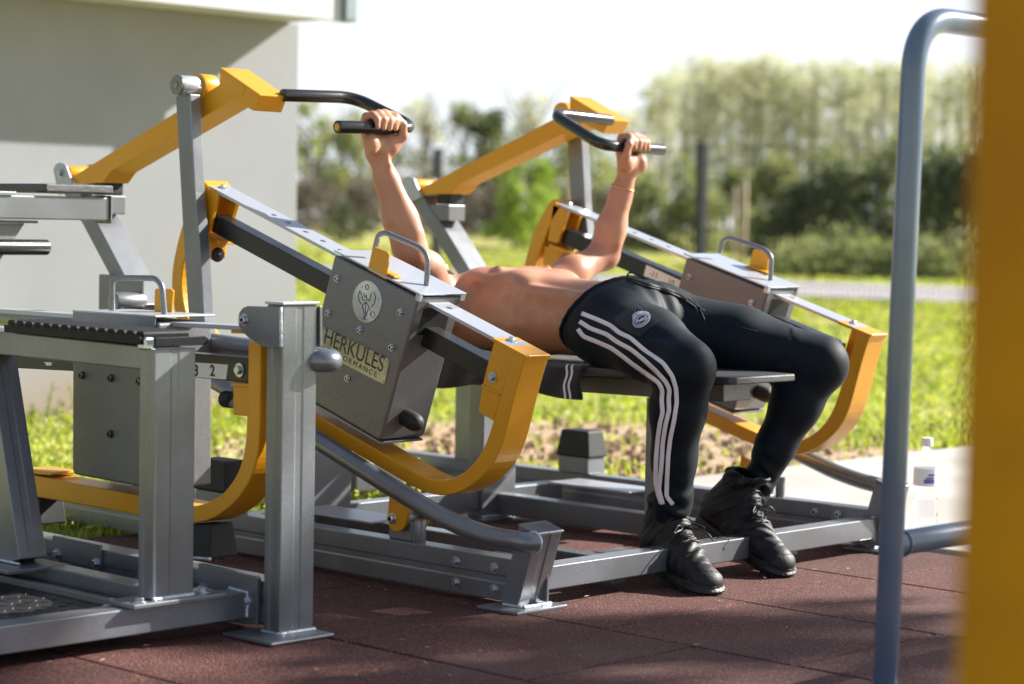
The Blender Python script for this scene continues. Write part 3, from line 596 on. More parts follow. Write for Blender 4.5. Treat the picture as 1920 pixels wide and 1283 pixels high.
bushrow([(1500, .5, 2.6), (1590, .55, 2.6), (1690, .5, 2.6), (1790, .55, 2.6)], 'mid', 41, .07, ['low green undergrowth at the left foot of the dark hedge', 'low green undergrowth under the middle of the dark hedge', 'low green undergrowth crossed by the blue tube', 'low green undergrowth beside the yellow post'], 'green undergrowth below the dark hedge', 1500)

# ---- fence, stakes
fg0, fg1 = lat((815-960)/FPX*28.7, 28.7), lat((1310-960)/FPX*25., 25.)
stp = fg1-fg0; fence = thing('wire_fence', 'black wire mesh fence on square posts across the field', 'fence', fg0)
for k in range(-2, 4):
    p = fg0+stp*k; q = beam('post', p, p+Vector((0, 0, 1.86)), stp, .10, .10, M_FENCE, fence); 
V = []; Fc = []
def wire(a, b, r=.003):
    i = len(V); d = (b-a).normalized(); u = d.orthogonal().normalized()*r; v = d.cross(u)
    V.extend([a+u, a+v, a-u, a-v, b+u, b+v, b-u, b-v]); Fc.extend([[i+q, i+(q+1) % 4, i+4+(q+1) % 4, i+4+q] for q in range(4)])
e0, e1 = fg0-stp*2, fg0+stp*3
for z in np.linspace(.08, 1.78, 10): wire(e0+Vector((0, 0, z)), e1+Vector((0, 0, z)), .004)
for t in np.linspace(0, 1, 320): p = e0.lerp(e1, t); wire(p+Vector((0, 0, .05)), p+Vector((0, 0, 1.8)), .0022)
mesh('wire_mesh', V, Fc, M_FENCE, fence, kind='stuff')
for px, d, h, r, lab in ((1387, 50, 1.95, .085, 'pale weathered wooden stake right of the black fence post'), (1370, 52, 1.8, .05, 'darker thin stake just left of the pale wooden stake'), (1060, 52, 1.75, .07, 'wooden stake behind the far handlebar'), (775, 60, 2.0, .06, 'grey stake between the near arm and the fence post'), (1752, 50, 2.3, .10, 'pale stake right of the tall blue tube')):
    s = (px-960)/FPX*d; a = lat(s, d, float(terr(s, d))); tag(tube('wooden_stake', [a, a+Vector((.02, .01, h*.5)), a+Vector((.03, 0, h))], r, M_WOOD, seg=9, rr=[r*1.05, r, r*.92]), lab, 'stake', 'stakes along the far fence line')
s = (1425-960)/FPX*52; a = lat(s, 52, float(terr(s, 52))); tag(box('marker_stone', (a.x-.09, a.x+.09), (a.y-.12, a.y+.12), (a.z-.02, a.z+.47), mat('whitewashed_stone', (.66, .64, .60), .8, 0., (.5, .48, .44), 6), bevel=.03), 'short white marker stone in the grass by the wooden stake', 'marker stone')

# ---- building
def lw(px, d): s = (px-960)/FPX*d; return s, d
wa = math.radians(45.); wd = R0*math.sin(wa)+F0*math.cos(wa); wn = R0*math.cos(wa)-F0*math.sin(wa)
s, d = lw(552.5, 10.68); cor = lat(s, d); bld = thing('small_building', 'pale rendered outbuilding with white eaves at the left', 'building', cor)
hw_ = 1.835
def wq(a, b, z): return cor+wd*a+wn*b+Vector((0, 0, z))
def wbox(name, a0, a1, b0, b1, z0, z1, m, bevel=.004): 
    V = [wq(a, b, z) for z in (z0, z1) for a, b in ((a0, b0), (a1, b0), (a1, b1), (a0, b1))]
    return mesh(name, V, prismfaces(4), m, bld, bevel=bevel)
mw = MAT['pale_render']; nt = mw.node_tree; N = nt.nodes; L = nt.links; b = N['Principled BSDF']; prev = b.inputs['Base Color'].links[0].from_socket
g = N.new('ShaderNodeNewGeometry'); sp2 = N.new('ShaderNodeSeparateXYZ'); L.new(g.outputs['Position'], sp2.inputs[0])
nn = N.new('ShaderNodeTexNoise'); nn.inputs['Scale'].default_value = 2.5; nn.inputs['Detail'].default_value = 7; L.new(g.outputs['Position'], nn.inputs['Vector'])
a1 = N.new('ShaderNodeMath'); a1.operation = 'MULTIPLY_ADD'; L.new(nn.outputs[0], a1.inputs[0]); a1.inputs[1].default_value = -.35; L.new(sp2.outputs['Z'], a1.inputs[2])
m1 = N.new('ShaderNodeMapRange'); m1.inputs[1].default_value = -.16; m1.inputs[2].default_value = .08; m1.inputs[3].default_value = .8; m1.inputs[4].default_value = 0; L.new(a1.outputs[0], m1.inputs[0])
x = N.new('ShaderNodeMixRGB'); L.new(m1.outputs[0], x.inputs[0]); L.new(prev, x.inputs[1]); x.inputs[2].default_value = (.33, .23, .14, 1); L.new(x.outputs[0], b.inputs['Base Color'])
wbox('wall', -9, 0, -5, 0, -.1, hw_, M_WALL)
OV = .37
wbox('soffit', -9.4, -.05, -5.4, OV-.02, hw_+.002, hw_+.03, M_FASCIA)
wbox('fascia', -9.4, -.05, OV-.018, OV+.006, hw_-.012, hw_+.26, M_FASCIA)
wbox('gutter', -.047, .03, OV-.06, OV+.03, hw_-.010, hw_+.24, M_GUTTER, .01)
V = [wq(-9.5, OV+.05, hw_+.24), wq(.06, OV+.05, hw_+.24), wq(.06, -5.6, hw_+1.9), wq(-9.5, -5.6, hw_+1.9)]
V = V+[v+Vector((0, 0, .06)) for v in V]; mesh('roof', V, prismfaces(4), M_ROOFTILE, bld, bevel=.006)
# tall weeds against the wall
VV = []; s0 = random.Random(3)
for i in range(240):
    t = -s0.uniform(0.2, 6.5) if i > 70 else -4.05+s0.gauss(0, .28); p = wq(t, s0.uniform(.05, .5), -.02); h = s0.uniform(.06, .2) if i > 70 else s0.uniform(.1, .34); a = s0.uniform(0, 6.28); q = p+Vector((math.cos(a)*h*.3, math.sin(a)*h*.3, h)); wv = Vector((math.sin(a), -math.cos(a), 0))*.008
    VV += [p-wv, p+wv, q+wv*.4, q-wv*.4]
    for z in (.4, .6, .8):
        c = p.lerp(q, z); b_ = Vector((math.cos(a*7+z*9), math.sin(a*7+z*9), .4)).normalized()*.035; wv2 = Vector((b_.y, -b_.x, 0))*.35; VV += [c-wv2*.3, c+b_*.5-wv2, c+b_, c+b_*.5+wv2]
npmesh('wall_weeds', [tuple(v) for v in VV], np.arange(len(VV)).reshape(-1, 4), mat('weed_leaf', (.17, .21, .045), .6, trans=.4), kind='stuff')

# unseen trees added on the right: their thin crowns cast dappled shade on the rubber
for px, py, hgt, r_, n_, lab in ((1560, 1262, 6.2, .66, 520, 'unseen tree added on the right to dapple the exercise ground'), (420, 1330, 6.0, .62, 520, 'second unseen tree added on the right for dappled shade')):
    g0 = PZ(px, py); c = g0+sd*(hgt/sd.z); b0 = Vector((c.x, c.y, 0)); rt_ = thing('added_shade_tree', lab, 'tree', b0)
    tube('trunk', [b0, b0+Vector((.03, 0, 1.6)), c+Vector((0, 0, .3))], .04, M_BARK, rt_, seg=8, rr=[.05, .035, .012])
    leafcloud('crown', [(c.x+random.gauss(0, r_*.8), c.y+random.gauss(0, r_*.8), c.z+random.gauss(0, r_*.55), r_*.38, r_*.38, r_*.25) for _ in range(16)], n_, .10, LEAF['mid'], rt_)

# ================================================================== BENCH PRESS MACHINE
mA = thing('bench_press_machine', 'grey and orange outdoor bench press machine with two weight levers', 'exercise machine', (-4.0, 4.325, 0))
NEAR, FAR = Side(), Side(True)
ubox = Vector((.9545, 0, -.2983)); vbox = Vector((.2983, 0, .9545))
def half(S):
    far_ = S.far; ny = Vector((0, 1 if far_ else -1, 0))
    # --- base: long beam, foot post, bumper, guard tube
    zb = .062
    beam('base_beam', S(-5.35, 3.615, zb), S(-3.445, 3.615, zb), (0, 1, 0), .055, .10, M_STEEL, mA, groove='w')
    for x in (-3.62, -3.495):
        for z in (.086, .036): 
            bolt(B_HEX, S(x, 3.5873, z), ny, .0088, mA)
            if far_: bolt(B_SOC, S(x, 3.6427, z), -ny, .0085, mA)
    # leaning foot post
    pf = XZ([(939.5, 1141), (970, 1147.7), (1003.5, 1001), (974.5, 988)], 3.575)
    A = S((pf[0][0]+pf[1][0])/2, 3.618, .008); B = S((pf[2][0]+pf[3][0])/2, 3.618, .186)
    beam('foot_post', A, B, (0, 1, 0), .09, .054, M_STEEL, mA, groove='h')
    d = (B-A).normalized()
    q = beam('post_cap', B-d*.001, B+d*.007, (0, 1, 0), .094, .058, M_STEEL, mA)
    box('foot_plate', (-3.487, -3.357), (3.522, 3.69), (.0, .008), M_STEEL, mA, S, bevel=.002)
    weld(mA, [S(-3.386, 3.572, .01), S(-3.386, 3.664, .01)], .005); weld(mA, [S(-3.45, 3.571, .01), S(-3.39, 3.571, .01)], .004)
    weld(mA, [B+Vector((.029, -.046, -.004)), B+Vector((.029, .046, -.004))], .0025)
    # guard tube
    gp = [(383, 713), (590, 822), (731.5, 912), (790.4, 947), (832.5, 972), (880, 993), (926.8, 1008), (962, 1013)]
    P = [PY(a, b, 3.545) for a, b in gp]; P = [Vector((-4.95, 3.545, .585)), Vector((-4.62, 3.545, .50))]+P[1:]
    P += [P[-1]+Vector((.034, .004, -.002)), P[-1]+Vector((.046, .032, -.003))]
    if far_: P = P[:-3]+[p-Vector((.034, 0, -.006)) for p in P[-3:]]
    tube('guard_tube', [S(*p) for p in P], .0225, M_STEEL, mA, rad=.05, seg=24)
    tube('guard_tube_end', [S(-4.95, 3.545, .585), S(-4.99, 3.62, .585)], .0225, M_STEEL, mA)
    e = S(*(P[-1]+Vector((-.004, -.008, 0)))); 
    tube('weld_seam', [e+Vector((math.cos(t)*.024, 0, math.sin(t)*.024)) for t in np.linspace(0, 6.28, 30)], .003, M_WELD, mA, seg=6, cap=False)
    # rubber bumper on a stub
    c = PY(1068, 884, 4.985); bx, bz = (-4.50, .112)
    for x, zz in ((-4.535, 0), ):
        V = [S(x+sx*.062, 3.615+sy*.040, .113) for sx, sy in ((-1, -1), (1, -1), (1, 1), (-1, 1))]+[S(x+sx*.062, 3.615+sy*.040, .163) for sx, sy in ((-1, -1), (1, -1), (1, 1), (-1, 1))]
        mesh('bumper_stub', V, prismfaces(4), M_STEEL, mA, bevel=.003)
        V = [S(x+sx*.070, 3.615+sy*.046, .164) for sx, sy in ((-1, -1), (1, -1), (1, 1), (-1, 1))]+[S(x+sx*.056, 3.615+sy*.036, .246) for sx, sy in ((-1, -1), (1, -1), (1, 1), (-1, 1))]
        mesh('rubber_bumper', V, prismfaces(4), M_RUBBER, mA, bevel=.006, seg=3)
    # ---------------- lever (all its points turn together)
    g = 'lever'
    outer = [(853.5, 930), (872.7, 918), (899, 902), (923, 876), (937.6, 851.7), (945.6, 820), (960, 759), (973.4, 706), (985.3, 670), (927, 638)]
    inner = [(946, 648.5), (960, 659.6), (939, 743), (924.4, 789), (912.5, 833), (896.6, 862), (878, 883.4), (856.8, 895.4), (833, 904.6), (809, 902), (780, 887), (716.8, 849.4), (590.5, 775.8), (410, 671)]
    lowo = [(836, 931), (822, 931.5), (807, 929), (790, 921.5), (754.6, 902), (590.5, 806), (400, 695), (362, 668), (338, 628), (326, 586), (321, 545), (320, 513), (325, 486.6), (340, 423), (368, 352), (381, 338), (410, 352)]
    upi = [(384, 648), (360, 620), (347, 587), (342, 571), (338, 526), (339, 505), (346, 481), (360, 440), (384, 372), (396, 358)]
    path_o = outer[:9][::-1]+lowo[:-2]+[(381, 338)]; path_i = inner[1:]+upi
    yb = 3.59
    po = [Vector((q[0], q[1])) for q in XZ(path_o, yb)]; pi_ = [Vector((q[0], q[1])) for q in XZ(path_i, yb)]
    def resamp(P, n):
        l = [0]
        for a, b in zip(P, P[1:]): l.append(l[-1]+(b-a).length)
        out = []
        for i in range(n):
            t = l[-1]*i/(n-1); j = max(k for k in range(len(l)) if l[k] <= t+1e-9); j = min(j, len(P)-2)
            out.append(P[j].lerp(P[j+1], (t-l[j])/max(1e-9, l[j+1]-l[j])))
        return out
    # pair the two edges by walking the outline in matching sections
    def smooth(P, it=3):
        for _ in range(it): P = [P[0]]+[(P[i-1]+P[i]*2+P[i+1])/4 for i in range(1, len(P)-1)]+[P[-1]]
        return P
    po = smooth(resamp(po, 90), 5); pi_ = smooth(resamp(pi_, 90), 5)
    V = []; Fc = []
    for a, b in zip(po, pi_):
        for y in (yb, yb+.08): V += [S(a.x, y, a.y, g), S(b.x, y, b.y, g)]
    n = len(po)
    for i in range(n-1):
        a, b = i*4, (i+1)*4; Fc += [[a, a+1, b+1, b], [a+2, b+2, b+3, a+3], [a, b, b+2, a+2], [a+1, a+3, b+3, b+1]]
    Fc += [[0, 2, 3, 1], [(n-1)*4+k for k in (0, 1, 3, 2)]]
    ring = mesh('lever_frame', V, Fc, M_ORANGE, mA); _bev(ring, .003)
    # foot column: cap, side plate with weld ridges
    prism('column_cap', XZ([(924, 633.5), (988, 668), (986.5, 674), (923, 640)], yb), yb-.001, yb+.081, M_ORANGE, mA, S, g, .001)
    weldp = XZ([(985.8, 669.5)], yb)[0]; ws = [S(weldp[0]+.001, yb+.004, weldp[1]+.001, g), S(weldp[0]+.001, yb+.076, weldp[1]+.001, g)]
    P = []; 
    for k in range(20): P.append(ws[0].lerp(ws[1], k/19))
    tube('weld_seam', P, .003, M_ORANGE, mA, seg=7, rr=[.0028+.0012*(k % 2) for k in range(20)])
    prism('column_plate', XZ([(927, 638.5), (961.5, 657.5), (939.5, 741), (925, 789.4), (896.6, 773.5), (904.5, 722), (915, 679.5)], yb+.002), yb+.002, yb+.012, M_ORANGE, mA, S, g, .002)
    prism('column_web', XZ([(918, 668), (946, 684), (930, 775), (900, 760)], yb+.03), yb+.055, yb+.075, M_ORANGE, mA, S, g, .002)
    rid = XZ([(903.5, 722), (936.5, 741)], yb); tube('weld_ridge', [S(rid[0][0], yb+.001, rid[0][1], g), S(rid[1][0], yb+.001, rid[1][1], g)], .0035, M_ORANGE, mA, seg=8)
    rid = XZ([(960.5, 658.5), (939, 743), (924.6, 789)], yb); tube('weld_ridge', [S(q[0], yb+.001, q[1], g) for q in rid], .002, M_ORANGE, mA, seg=8)
    q = XZ([(924, 708)], yb+.002)[0]; bolt(B_HEX, S(q[0], yb+.0015, q[1], g), ny, .0088, mA)
    # head column
    prism('head_plate', XZ([(383, 345), (408, 361), (407, 373), (391, 434), (388, 437), (350, 440)], yb+.002), yb+.002, yb+.012, M_ORANGE, mA, S, g, .002)
    prism('head_web', XZ([(389, 350), (417, 366), (406, 402), (397, 436), (378, 430)], yb+.012), yb+.066, yb+.08, M_ORANGE, mA, S, g, .002)
    prism('head_shelf', XZ([(388, 436), (420, 451), (420, 459), (390, 452)], yb+.03), yb+.012, yb+.078, M_ORANGE, mA, S, g, .002)
    prism('head_block', XZ([(372, 440), (398, 452), (396, 484), (368, 484)], yb+.02), yb+.012, yb+.07, M_ORANGE, mA, S, g, .003)
    a = PY(388, 466, yb+.04); b = a+Vector((.052, 0, -.018)); tube('rubber_stop', [S(*a, g), S(*b, g)], .0195, M_RUBBER, mA); tube('stop_hole_shade', [S(*(b-Vector((.01, 0, -.0035))), g), S(*(b+Vector((.0012, 0, -.0004))), g)], .007, M_HOLE_SHADE, mA, seg=6)  # the stop's hole is a black plug painted for its inner shade
    # silver bar with holes
    e0, e1 = XZ([(385, 345)], yb+.005)[0], XZ([(956, 649)], yb+.005)[0]; du = Vector((e1[0]-e0[0], 0, e1[1]-e0[1])); Lb = du.length; du.normalize(); dn = Vector((-du.z, 0, du.x))
    hx = [514.5, 542, 574, 606.5, 639, 672, 844]; hs = []
    for k, px in enumerate(hx):
        py_ = 399+(px-514.5)*(464.7-399)/(639-514.5) if px < 800 else 571
        q = PY(px, py_-.5, yb+.04); hs.append((q-Vector((e0[0], q.y, e0[1]))).dot(du))
    # plate in its own plane: outline + hexagon-ish holes, triangulated
    bm = bmesh.new(); W = .07; c = .006
    ol = [(0, 0), (Lb-c, 0), (Lb, c), (Lb, W-c), (Lb-c, W), (0, W)]; ed = []
    def loop(pts):
        vs = [bm.verts.new((x, y, 0)) for x, y in pts]; return [bm.edges.new((vs[i], vs[(i+1) % len(vs)])) for i in range(len(vs))]
    ed += loop(ol)
    for h in hs: ed += loop([(h+.0085*math.cos(t), W/2+.0085*math.sin(t)) for t in np.linspace(0, 2*math.pi, 13)[:-1]])
    bmesh.ops.triangle_fill(bm, use_beauty=True, edges=ed)
    r = bmesh.ops.extrude_face_region(bm, geom=bm.faces[:]); 
    for v in r['geom']:
        if isinstance(v, bmesh.types.BMVert): v.co.z -= .008
    O = Vector((e0[0], yb+.005, e0[1]))
    VV = [S(*(O+du*v.co.x+Vector((0, v.co.y, 0))+dn*v.co.z), g) for v in bm.verts]; bm.verts.index_update(); FF = [[v.index for v in f.verts] for f in bm.faces]; bm.free()
    mesh('hole_bar', VV, FF, M_LID, mA)
    for h in hs: q = O+du*h+Vector((0, W/2, 0)); tube('bar_hole_shade', [S(*(q-dn*.0078), g), S(*(q-dn*.0062), g)], .0092, M_HOLE_SHADE, mA, seg=12)  # black disc in each hole, painted for the dark inside
    dS = (S(*(O+dn), g)-S(*O, g)).normalized()
    for t in (.032, Lb-.030): bolt(B_HEX, S(*(O+du*t+Vector((0, W/2, 0))+dn*.0005), g), dS, .0082, mA)
    # black rail
    rp = XZ([(403.5, 402.3), (915, 677), (918, 680), (909, 714), (906, 712.5), (396, 434.7)], yb+.017)
    prism('weight_rail', rp, yb+.017, yb+.063, M_RAIL, mA, S, g, .002)
    # number sticker on the inner face of the far rail / outer of the near
    # weight box
    y0, y1 = 3.557, 3.703
    bp_ = XZ([(627, 478), (784, 558.6), (715.5, 830), (560, 745)], y0); tl, tr, br, bl = [Vector((a, 0, b)) for a, b in bp_]
    r = .012; dU = (tr-tl).normalized(); dV = (tl-bl).normalized(); bl = tl-dV*(tr-br).length; br = tr-dV*(tr-br).length
    pl = [tl, tr, br+dV*r, br+dV*r*.3-dU*r*.3, br-dU*r, bl+dU*r, bl+dV*r*.3+dU*r*.3, bl+dV*r]
    wb = prism('weight_box', [(p.x, p.z) for p in pl], y0, y1, M_HAMMER, mA, S, g, .006, seg=3)
    lid = [tl+dV*.007-dU*.004, tr+dV*.007+dU*.003, tr+dV*.0115+dU*.003, tl+dV*.0115-dU*.004]
    ld = prism('lid', [(p.x, p.z) for p in lid], y0-.001, y1+.010, M_LID, mA, S, g, .0015)
    for (ya, yc) in ((y0+.0, y0+.012), (y1-.006, y1+.009)):
        q = [tr+dV*.007+dU*.0025, tr-dV*.009+dU*.0025, tr-dV*.009-dU*.01, tr+dV*.007-dU*.01]; prism('lid_tab', [(p.x, p.z) for p in q], ya, yc, M_LID, wb, S, g, .001)
    bt = [bl-dV*.0015, br-dV*.0015, br-dV*.007, bl-dV*.007]; prism('bottom_lip', [(p.x, p.z) for p in bt], y0+.002, y1-.002, M_STEEL, wb, S, g, .001)
    # black block painted for the shaded opening where the rail leaves the box
    ctr = tr-dV*.062; sl_ = [ctr+dV*.034+dU*.0006, ctr-dV*.034+dU*.0006, ctr-dV*.034-dU*.004, ctr+dV*.034-dU*.004]; prism('rail_slot_shade', [(p.x, p.z) for p in sl_], y0+.028, y1-.028, M_HOLE_SHADE, wb, S, g, 0)
    # knob on the end face
    k0 = br+dV*.062; kp = S(k0.x, y0+.062, k0.z, g); dw = (S(*(k0+dU), g)-S(*k0, g)).normalized()
    inst('rubber_knob', KNOB, kp, dw, 1., wb)
    # fasteners
    for px, py_ in ((632.4, 522.5), (616, 587), (751, 586), (675, 619), (734.5, 651.7), (652, 710)):
        q = PY(px, py_, y0); bolt(B_SOC, S(q.x, y0-.0005, q.z, g), ny, .0068, wb)
        if far_: bolt(B_SOC, S(q.x, y1+.0005, q.z, g), -ny, .0068, wb)
    if not far_:
        # round emblem plate with an engraved athlete figure
        c = PY(688.4, 566, y0); c = Vector((c.x, y0-.0012, c.z)); nn = Vector((0, -1, 0))
        inst('emblem_plate', DISC_E, c+Vector((0, .0012, 0)), nn, (.0515, .0515, .0016), wb)
        def e2(x, y, o=.0008): return c+dU*x*.051+dV*y*.051+nn*o
        up = Vector((.0, 0, 1)); 
        def fig(pts, wd=.0016, closed=False): strip('engraved_line', [e2(x, y) for x, y in pts], wd, nn, M_ENGRAVE, wb, off=.0001, closed=closed, thick=.0003)
        def arc(cx, cy, rx, ry, a0, a1, n=14): return [(cx+rx*math.cos(math.radians(a0+(a1-a0)*i/n)), cy+ry*math.sin(math.radians(a0+(a1-a0)*i/n))) for i in range(n+1)]
        rt = lambda P: [(x*.955-y*.298*-1*-1, y*.955+x*.298) for x, y in P]
        fig(rt(arc(-.02, .70, .10, .12, 0, 348)), closed=True)
        fig(rt([(-.50, .50), (-.60, .25), (-.52, 0), (-.38, -.12)])); fig(rt([(-.50, .50), (-.34, .30), (-.30, .12), (-.12, .04), (.02, .10)]))
        fig(rt([(.46, .50), (.62, .22), (.52, -.08), (.30, -.26)])); fig(rt([(.30, .46), (.26, .20), (.12, .04), (0, .12), (-.04, .34)]))
        fig(rt([(-.04, .34), (-.1, .18), (-.22, .40)])); fig(rt([(-.30, -.18), (-.02, -.02), (.14, -.22), (.10, -.44), (-.04, -.72), (-.12, -.80)])); fig(rt([(-.30, -.18), (-.18, -.46), (-.12, -.80)]))
        fig(rt([(-.02, -.06), (-.08, -.36), (-.02, -.66)])); fig(rt([(.20, -.30), (.30, -.44)])); fig(rt([(-.24, -.80), (.02, -.86)]))
        fig(rt(arc(.46, -.60, .13, .15, 0, 348)), .001, True); text('registered_mark', 'R', e2(.40, -.52, .0003), dU, dV, .010, M_ENGRAVE, wb)
        for x, y in ((-.55, .55), (.78, .40), (-.02, -.93)): inst('rivet', DISC, e2(x, y, 0), nn, (.0022, .0022, .0012), wb)
        # name plate
        tlp, trp, brp = PY(607, 612, y0), PY(731.6, 674, y0), PY(721.4, 721.4, y0); uu = (trp-tlp).normalized(); vv = Vector((-uu.z, 0, uu.x)); wd_ = (trp-tlp).length; hh = (trp-brp).dot(vv) if False else abs((brp-trp).dot(vv))
        rr_ = .004; pts = []
        for (cx_, cy_, a0) in ((rr_, -rr_, 90), (rr_, -hh+rr_, 180), (wd_-rr_, -hh+rr_, 270), (wd_-rr_, -rr_, 0)):
            for k in range(4): a = math.radians(a0+ (k*30)); pts.append((cx_+rr_*math.cos(a), cy_+rr_*math.sin(a)))
        V = [Vector((tlp.x, y0-.0002, tlp.z))+uu*a+vv*b for a, b in pts]+[Vector((tlp.x, y0-.0016, tlp.z))+uu*a+vv*b for a, b in pts]
        mesh('name_plate', V, prismfaces(16), M_BRUSH, wb)
        o = Vector((tlp.x, y0-.0017, tlp.z)); text('plate_lettering', 'HERKULES', o+uu*.010+vv*(-hh*.60), uu, vv, .057, M_ENGRAVE, wb, .0003, spacing=.98, sx=.745*(wd_-.020)/.198)
        text('plate_lettering', 'PERFORMANCE', o+uu*.030+vv*(-hh*.88), uu, vv, .0185, M_ENGRAVE, wb, .0003, spacing=1.42, sx=(wd_-.050)/.178)
        for a, b in ((.006, -.006), (wd_-.006, -.006), (wd_-.006, -hh+.006), (.006, -hh+.006)): inst('rivet', DISC, o+uu*a+vv*b, nn, (.0024, .0024, .0014), wb)
    # handle on the lid
    hp = XZ([(702.5, 470), (709, 441), (722, 436), (789.5, 465), (803, 483), (799.5, 537)], 3.63)
    tube('lid_handle', [S(x, 3.63, z, g) for x, z in [hp[0], hp[1], hp[2], hp[3], hp[4], hp[5]]], .0068, M_STEEL, wb, rad=[.018, .016, .018, .018], seg=16)
    # orange pull flag
    fp = XZ([(688.5, 506), (697.5, 466), (701, 463), (725, 472), (728.5, 477), (722.6, 525)], y0)
    prism('pull_flag', fp, y0+.001, y0+.006, M_ORANGE, wb, S, g, .0012)
    q = XZ([(722, 523), (738, 527)], y0); prism('pull_flag_foot', XZ([(690, 500), (725, 517), (736, 522), (736, 518), (700, 500)], y0), y0+.006, y0+.03, M_ORANGE, wb, S, g, .001)
    # pivot lugs under the lever and bearing on the base
    for ya in (yb-.002, yb+.072):
        lp = XZ([(731.5, 925), (767, 950), (767, 956), (760, 986), (754, 994), (746, 996.7), (736, 994), (730, 986), (727, 972)], yb)
        prism('pivot_lug', lp, ya, ya+.010, M_ORANGE, mA, S, g, .001)
    q = XZ([(737, 972.5)], yb)[0]; bolt(B_SOC, S(q[0], yb-.002, q[1], g), ny, .0105, mA)
    tube('pivot_bearing', [S(q[0], yb+.010, q[1], g), S(q[0], yb+.070, q[1], g)], .026, M_STEEL, mA, seg=24)
    box('pivot_stand', (q[0]-.03, q[0]+.05), (yb+.014, yb+.06), (.112, q[1]-.008), M_STEEL, mA, S, bevel=.003)
    tube('stand_pin', [S(q[0]+.075, yb+.02, .11), S(q[0]+.075, yb+.02, .168)], .014, M_STEEL, mA, seg=18)
    # ---------------- press arm
    ya, yz = 3.60, 3.69
    ap = XZ([(136, 331), (329, 211), (410, 159), (413.3, 127), (486, 178), (474.5, 207.7), (437, 187), (329, 250.5), (207, 322), (192, 343), (138, 345)], ya)
    prism('press_arm', ap, ya, yz, M_ORANGE, mA, S, None, .003)
    bp2 = XZ([(412.5, 126), (487, 177.5), (475, 208.5), (432, 184), (412, 163)], ya-.001)
    prism('arm_head_block', bp2, ya-.001, yz+.004, M_ORANGE, mA, S, None, .003)
    q = XZ([(452, 168)], ya)[0]; inst('weld_disc', DISC_O, S(q[0], ya-.001, q[1]), ny, (.017, .017, .002), mA)
    # collar and hub of the link
    hc = PY(335, 160, 3.53); tube('link_hub', [S(hc.x, 3.527, hc.z), S(hc.x, 3.592, hc.z)], .0265, M_LID, mA, seg=32)
    inst('hub_cap', HUBCAP, S(hc.x, 3.527, hc.z), ny, 1., mA); bolt(B_SOC, S(hc.x, 3.5235, hc.z), ny, .006, mA)
    tube('arm_collar', [S(hc.x+.0, 3.592, hc.z), S(hc.x+.0, 3.64, hc.z)], .034, M_ORANGE, mA, seg=32)
    lk = [PY(a, b, 3.545) for a, b in ((329, 180), (339, 360), (342.4, 425), (352.4, 587), (359, 660), (389, 660), (381, 587), (374.8, 470), (365, 360), (356, 176))]
    lk2 = [(q.x, q.z) for q in lk]
    prism('link_post', lk2, 3.545, 3.580, M_STEEL, mA, S, None, .003)
    tube('link_lower_pin', [S(lk[4].x+.02, 3.54, lk[4].z+.02), S(lk[4].x+.02, 3.60, lk[4].z+.02)], .02, M_STEEL, mA)
    # handlebar
    X0 = -4.385; G0 = -4.181
    hb = [(X0, yz-.01, 1.204), (X0, 3.93, 1.212), (G0, 3.965, 1.127), (G0, 3.69, 1.119)]
    if far_: hb = [(-4.385, yz-.01, 1.200), (-4.40, 3.93, 1.209), (-4.178, 3.955, 1.112), (-4.17, 3.69, 1.108)]
    tube('handlebar', [S(*p) for p in hb], .0165, M_BLACKPAINT, mA, rad=[.06, .055], seg=24, n=12)
    tube('handlebar_plug', [S(hb[3][0], 3.6895, hb[3][2]), S(hb[3][0], 3.6885, hb[3][2])], .0095, M_ORANGE, mA, seg=20)
    # ---------------- head stand
    pp = XZ([(102, 318), (106, 309), (113, 305), (122, 307), (126, 312), (139, 350), (112, 366), (107, 345)], 3.592)
    for yy in (3.588, 3.694): prism('pivot_plate', pp, yy, yy+.007, M_LID, mA, S, None, .001)
    q = XZ([(112, 325)], 3.588)[0]; bolt(B_HEX, S(q[0]+.006, 3.588, q[1]), ny, .0098, mA)
    tube('pivot_sleeve', [S(q[0]+.02, 3.597, q[1]-.0), S(q[0]+.02, 3.693, q[1]-.0)], .022, M_ORANGE, mA)
    dg = XZ([(112, 352), (140, 346), (185, 425), (233, 517), (262, 572), (232, 572), (211, 527), (155, 421)], 3.60)
    prism('stand_diagonal', dg, 3.60, 3.69, M_STEEL, mA, S, None, .003)
    # gusset and vertical post
    q = [PY(a, b, 3.60) for a, b in ((183, 485), (205, 520), (252, 560), (252, 640), (200, 640))]
    box('stand_upright', (-5.02, -4.905), (3.60, 3.695), (.112, .64), M_STEEL, mA, S, bevel=.004)
    box('stand_gusset', (-5.06, -4.86), (3.588, 3.598), (.52, .72), M_STEEL, mA, S, bevel=.003)
    a = PY(212, 566, 3.506); tube('stand_axle', [S(a.x, 3.506, a.z), S(a.x, 3.60, a.z)], .026, M_STEEL, mA, seg=28)
    # arm rest stop: cross stub with rubber and lug
    box('rest_stub', (-5.18, -5.072), (3.612, 3.687), (.888, .940), M_STEEL, mA, S, bevel=.003)
    box('rest_rubber', (-5.135, -5.075), (3.62, 3.682), (.942, .984), M_RUBBER, mA, S, bevel=.005)
    box('rest_lug', (-5.14, -5.13), (3.645, 3.665), (.984, 1.03), M_LID, mA, S, bevel=.001)
KNOB = lathe_mesh('rubber_knob', [(.0215, 0), (.0225, .02), (.0225, .034), (.021, .043), (.0175, .050), (.011, .0555), (.004, .0575)], M_RUBBER, 26)
DISC = lathe_mesh('disc', [(1, 0), (1, .8), (.97, 1.)], M_BRUSH, 40); DISC_O = lathe_mesh('disc_o', [(1, 0), (1, .8), (.9, 1.)], M_ORANGE, 32)
